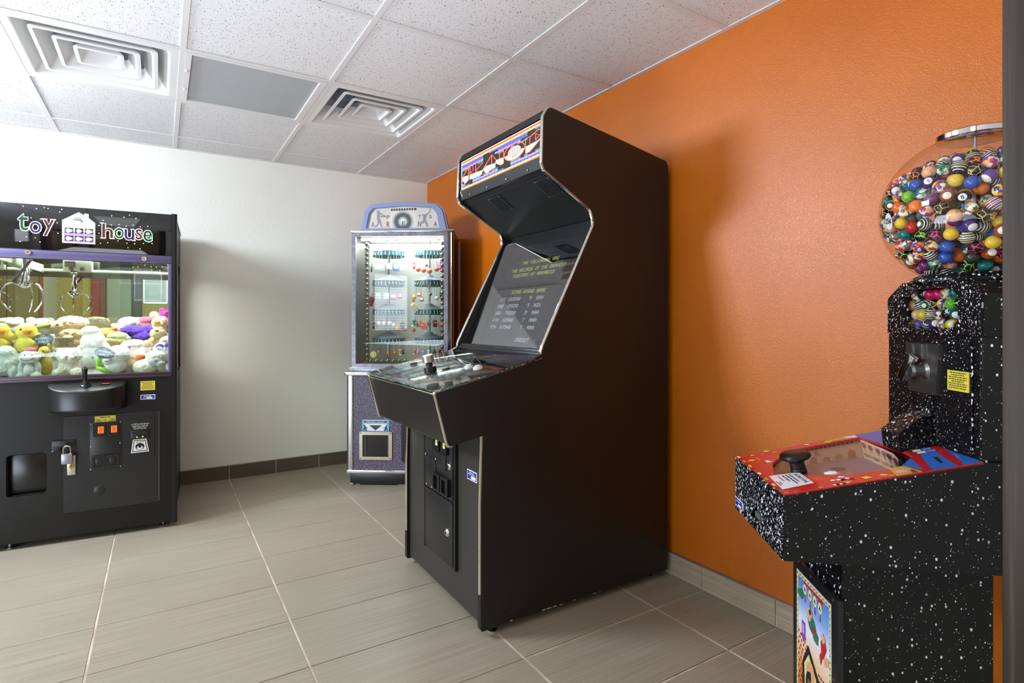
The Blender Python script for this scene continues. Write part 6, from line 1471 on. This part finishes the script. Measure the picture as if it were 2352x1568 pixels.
def ball_mesh(m, num):
    mb = MB(); mb.ball((0, 0, 0), BR, 22, 14, 0)
    if num:
        vs = [(0, 0, BR * 1.004)]; fs = []
        for ri, a in enumerate((12, 24, 33)):
            for k in range(20): vs.append((BR * 1.004 * math.sin(R(a)) * math.cos(2 * PI * k / 20), BR * 1.004 * math.sin(R(a)) * math.sin(2 * PI * k / 20), BR * 1.004 * math.cos(R(a))))
        for k in range(20): fs.append((0, 1 + k, 1 + (k + 1) % 20))
        for ri in range(2):
            for k in range(20): fs.append((1 + ri * 20 + k, 21 + ri * 20 + k, 21 + ri * 20 + (k + 1) % 20, 1 + ri * 20 + (k + 1) % 20))
        mb.add(vs, fs, 1)
        v2, f2 = text2d(num, .03); ax = min(v[0] for v in v2); bx = max(v[0] for v in v2); ay = min(v[1] for v in v2); by = max(v[1] for v in v2); hh_ = .0085; ww_ = hh_ * .62
        mb.add([(lambda x, y: (x, y, math.sqrt(BR * BR - x * x - y * y) * 1.012))(((v[0] - ax) / (bx - ax) - .5) * ww_, ((v[1] - ay) / (by - ay) - .5) * hh_) for v in v2], f2, 2)
    return mb.build('bouncy_ball', [m, BWH, M_INK] if num else m, None, ang=180, fix=False)
rng = np.random.default_rng(11)
cam_l = GM.inverted() @ Vector((0, 0, CZ))                       # only used to decide which side of the heap the photo shows
SHELL_H, SHELL_Z = RH - BR - .0025, RZ - BR - .0025
def settle(N, zone, surf, iters=260, gap=2 * BR):
    P = []
    while len(P) < N:
        d = rng.normal(size=3); d /= np.linalg.norm(d); p = surf(d)
        if zone(p): P.append(p)
    P = np.array(P)
    for it in range(iters):
        D = P[:, None, :] - P[None, :, :]; r = np.linalg.norm(D, axis=2) + np.eye(len(P)) * 9
        push = np.clip(gap * 1.01 - r, 0, None) / r * .5
        P = P + (D * push[:, :, None]).sum(1) * .8
        for i in range(len(P)): P[i] = surf(P[i])
    return P
def heap_top(rho): return GC.z + .072 + .048 * max(0, 1 - (rho / .145) ** 2)
def surf_out(p):
    """onto the inside of the globe, or onto the heap's top once above it"""
    s = np.array([SHELL_H, SHELL_H, SHELL_Z]); q = p / s; q = q / max(np.linalg.norm(q), 1e-6); o = q * s
    if o[2] + GC.z > heap_top(9) :
        rho = min(math.hypot(p[0], p[1]), .142); k = rho / max(math.hypot(p[0], p[1]), 1e-6)
        return np.array([p[0] * k, p[1] * k, heap_top(rho) - GC.z])
    return o
cd = np.array(cam_l - GC); cd[2] = 0; cd /= np.linalg.norm(cd)
def zone_out(p):
    if p[2] < -.150: return False
    if p[2] + GC.z >= heap_top(9) - .001: return True
    return float(np.dot(p[:2], cd[:2])) > -.055
def surf0(d):
    if rng.random() < .27:
        rho = .142 * math.sqrt(rng.random()); a = rng.random() * 6.283; return np.array([rho * math.cos(a), rho * math.sin(a), heap_top(rho) - GC.z])
    s = np.array([SHELL_H, SHELL_H, SHELL_Z]); return d * s if d[2] * SHELL_Z + GC.z < heap_top(9) else np.array([0, 0, -9.0])
P = []
_s = surf0
def start(N):
    out = []
    while len(out) < N:
        d = rng.normal(size=3); d /= np.linalg.norm(d); p = surf0(d)
        if p[2] > -1 and zone_out(p): out.append(p)
    return np.array(out)
NBALL = 262
P = start(NBALL)
for it in range(300):
    D = P[:, None, :] - P[None, :, :]; r = np.linalg.norm(D, axis=2) + np.eye(len(P)) * 9
    push = np.clip(2 * BR * 1.0 - r, 0, None) / r * .5
    P = P + (D * push[:, :, None]).sum(1) * .8
    P[:, 2] = np.maximum(P[:, 2], -.150)
    for i in range(len(P)): P[i] = surf_out(P[i])
# drop the few that still overlap badly
keep = []
for i in range(len(P)):
    if all(np.linalg.norm(P[i] - P[j]) > 2 * BR * .93 for j in keep): keep.append(i)
P = P[keep]
protos = {}
bag = [k for k in range(len(KINDS)) for _ in range(KINDS[k][1])]
rb = random.Random(21)
def put_ball(loc, look, group, where):
    k = rb.choice(bag); nm, w_, m_, num, desc = KINDS[k]
    if k not in protos: o = ball_mesh(m_, num); protos[k] = o
    else: o = protos[k].copy(); COL.objects.link(o)
    wl_ = GM @ Vector(loc); o.location = wl_
    if num or nm in ('dots', 'purple'):
        tgt = (Vector((0, 0, CZ)) - wl_).normalized() + Vector((rb.uniform(-.55, .55), rb.uniform(-.55, .55), rb.uniform(-.5, .5)))
        o.rotation_euler = (tgt.to_track_quat('Z', 'Y').to_matrix() @ Matrix.Rotation(rb.uniform(-.7, .7), 3, 'Z')).to_euler()
    else: o.rotation_euler = (rb.uniform(0, 6.28), rb.uniform(0, 6.28), rb.uniform(0, 6.28))
    o['label'] = '%s bouncy ball %s' % (desc, where); o['category'] = 'ball'; o['group'] = '%s balls %s' % (desc, group)
for p in P: put_ball((GC.x + p[0], GC.y + p[1], GC.z + p[2]), None, 'in the clear globe', 'heaped inside the clear globe')
for r_ in range(4):
    for c in range(9):
        y = .083 + c * .0272 - (0 if r_ % 2 == 0 else .0136); z = 1.0685 + r_ * .0236
        if not (.066 < y < .286) or (r_ == 3 and not (.08 < y < .268)): continue
        put_ball((.3985 + rb.uniform(0, .003), y + rb.uniform(-.0006, .0006), z), None, 'behind the octagonal window', 'packed behind the octagonal window')
mb = MB(); kk = [rng.integers(0, 12) for _ in range(400)]
inner = []
tries = 0
while len(inner) < 300 and tries < 30000:
    tries += 1
    d = rng.normal(size=3); d /= np.linalg.norm(d)
    if rng.random() < .25:
        rho = .125 * math.sqrt(rng.random()); a = rng.random() * 6.283; p = np.array([rho * math.cos(a), rho * math.sin(a), heap_top(rho) - GC.z - .024])
    else:
        p = d * np.array([SHELL_H - .0235, SHELL_H - .0235, SHELL_Z - .0235])
        if p[2] + GC.z > heap_top(9) - .02: continue
    if all(np.linalg.norm(p - q_) > 2 * BR * .90 for q_ in inner) and all(np.linalg.norm(p - q_) > 2 * BR * .80 for q_ in P): inner.append(p)
for i, p in enumerate(inner): mb.ball(Vector(p) + GC, BR, 14, 9, int(kk[i]))
o = mb.build('bouncy_balls_inside', [KINDS[i][2] for i in (0, 1, 3, 4, 12, 15, 16, 7, 10, 13, 8, 17)], None, ang=180, fix=False); o.matrix_world = GM
tag(o, 'the mixed bouncy balls deep inside the heap in the clear globe', 'balls'); o['kind'] = 'stuff'
# ================================================================== what the mirrors show behind the camera
struct(MB().box(XL, XR, YN - .12, YN, 0, H + .05).build('wall_hall', mat('straw hall wall', (190, 172, 104), .6), smooth=False))
struct(MB().box(-1.85, -1.74, YN, YN + .16, 0, H).build('trim_3', mat('brick red pilaster', (160, 30, 30), .45), smooth=False))
struct(MB().box(-1.735, -1.66, YN, YN + .14, 0, H).build('trim_4', mat('oxblood pilaster', (124, 50, 38), .45), smooth=False))
struct(MB().box(-1.655, -1.31, YN, YN + .05, 0, H).build('trim_5', mat('sage panel', (170, 178, 150), .5), smooth=False))
struct(MB().box(-1.305, -1.16, YN, YN + .07, 0, H).build('trim_6', mat('midnight panel', (40, 42, 66), .4), smooth=False))
struct(MB().box(-2.0, -1.855, YN, YN + .04, 0, H).build('trim_7', mat('lemon panel', (206, 188, 100), .5), smooth=False))
struct(MB().box(XL, XL + .02, -2.2, -1.75, 0, H - .3).build('trim_8', mat('dusty rose panel', (170, 84, 90), .5), smooth=False))
struct(MB().box(XL, XL + .03, -1.70, -1.30, 0, H).build('trim_9', mat('dark slate panel', (48, 56, 58), .4), smooth=False))
mb = MB(); mb.box(-1.14, -.77, YN + .0, YN + .03, 1.36, 1.82, 0, .004); mb.box(-1.12, -.79, YN + .03, YN + .034, 1.39, 1.80, 1)
mb.box(-.83, -.80, YN + .034, YN + .036, 1.42, 1.78, 2); lines(mb, .86, 1.10, 1.50, 1.56, 2, basis((0, YN + .037, 0), (-1, 0, 0), (0, 0, 1)), 2, 31)
tag(mb.build('notice_board', [M_STEEL, mat('pale notice sheet', (176, 190, 200), .3), M_WHITEST], smooth=False), 'pale framed notice on the wall behind the viewpoint, seen only in the crane machine mirror', 'notice')
# window with blinds in the left wall
sky = mat('daylight window pane', (255, 255, 255), .4, emit=(230, 242, 255), es=4.5)
win_ = MB().box(XL - .10, XL - .09, WY0, WY1, WZ0, WZ1).build('window_1', sky, smooth=False); struct(win_)
mb = MB()
mb.box(XL - .1, XL + .01, WY0 - .05, WY0, WZ0 - .05, WZ1 + .05); mb.box(XL - .1, XL + .01, WY1, WY1 + .05, WZ0 - .05, WZ1 + .05); mb.box(XL - .1, XL + .01, WY0, WY1, WZ1, WZ1 + .05); mb.box(XL - .1, XL + .03, WY0 - .06, WY1 + .06, WZ0 - .05, WZ0)
mb.build('window_frame', M_TBAR, win_, smooth=False)
mb = MB(); k = 0
while WZ0 + .02 + k * .042 < WZ1 - .02:
    z = WZ0 + .02 + k * .042; mb.add([(XL - .03, WY0 + .01, z + .008), (XL - .03, WY1 - .01, z + .008), (XL + .0, WY1 - .01, z), (XL + .0, WY0 + .01, z)], [(0, 1, 2, 3)]); k += 1
mb.box(XL - .035, XL + .005, WY0 + .01, WY1 - .01, WZ1 - .03, WZ1)
tag(mb.build('window_blind', mat('white blind slat', (226, 226, 226), .5), smooth=False, fix=False), 'white horizontal blind hanging in the window of the left wall', 'blind')
# hanging sign whose reflection shows in the crane's marquee
mb = MB(); mb.box(-.22, .22, -.012, .012, 0, .17, 0, .003)
mb.box(-.215, .215, .012, .014, .14, .165, 2); mb.box(-.215, .215, .012, .014, .008, .138, 1)
text_fit(mb, 'WHISTLE', -.155, .155, .032, .118, basis((0, .0155, 0), (-1, 0, 0), (0, 0, 1)), 3, .01)
mb.tube([(-.18, 0, .17), (-.18, 0, .33)], .003, 6, 4); mb.tube([(.18, 0, .17), (.18, 0, .33)], .003, 6, 4)
sg_ = tag(mb.build('hanging_sign', [mat('sign brown', (110, 72, 40), .5), mat('sign navy', (30, 52, 92), .5), mat('sign yellow', (214, 196, 60), .5), mat('sign lime', (236, 244, 120), .5), M_STEEL]), 'navy sign with yellow letters hanging from the ceiling behind the viewpoint', 'sign')
sg_.location = (-1.71, -.35, 1.865); sg_.rotation_euler = (0, 0, R(6))
# ================================================================== light
def area(name, loc, target, sx, sy, power, col=(1, 1, 1), spread=180):
    l = bpy.data.lights.new(name, 'AREA'); l.shape = 'RECTANGLE'; l.size = sx; l.size_y = sy; l.energy = power; l.color = col; l.spread = R(spread)
    o = bpy.data.objects.new(name, l); COL.objects.link(o); o.location = loc
    d = Vector(target) - Vector(loc); o.rotation_euler = d.to_track_quat('-Z', 'Y').to_euler(); return o
COOL = (.86, .97, 1.12)
area('ceiling_lamp_left', (-1.5, 2.9, H - .08), (1.2, 2.2, .9), .7, .7, 128, COOL)
area('bounce_fill', (-.45, .7, .8), (-.45, .7001, H), 1.4, 1.4, 28, COOL)  # added fill with no fixture, aimed up to brighten the ceiling
area('low_fill', (-1.65, 1.8, .15), (.5, 2.6, 2.1), 1.2, 1.2, 44, COOL)  # added unseen fill near the floor, evens out ceiling and upper walls
area('hall_fill', (-1.2, -.9, 1.9), (-1.4, -2.9, 1.3), .8, .8, 32, (1, .98, .92))  # added fill, brightens the hall reflected in the crane mirror
area('crane_lamp', tuple(CRM @ Vector((-.42, .10, 1.55))), tuple(CRM @ Vector((-.42, .25, .8))), .7, .08, 18, (.97, 1, .97))
area('prize_lamp', tuple(SPM @ Vector((.30, .07, 1.62))), tuple(SPM @ Vector((.30, .22, .8))), .5, .06, 11, (1, 1, .98))
w = bpy.data.worlds.new('world'); SC.world = w; w.use_nodes = True
bg = w.node_tree.nodes['Background']; bg.inputs[0].default_value = (.86, .9, 1.0, 1); bg.inputs[1].default_value = .6
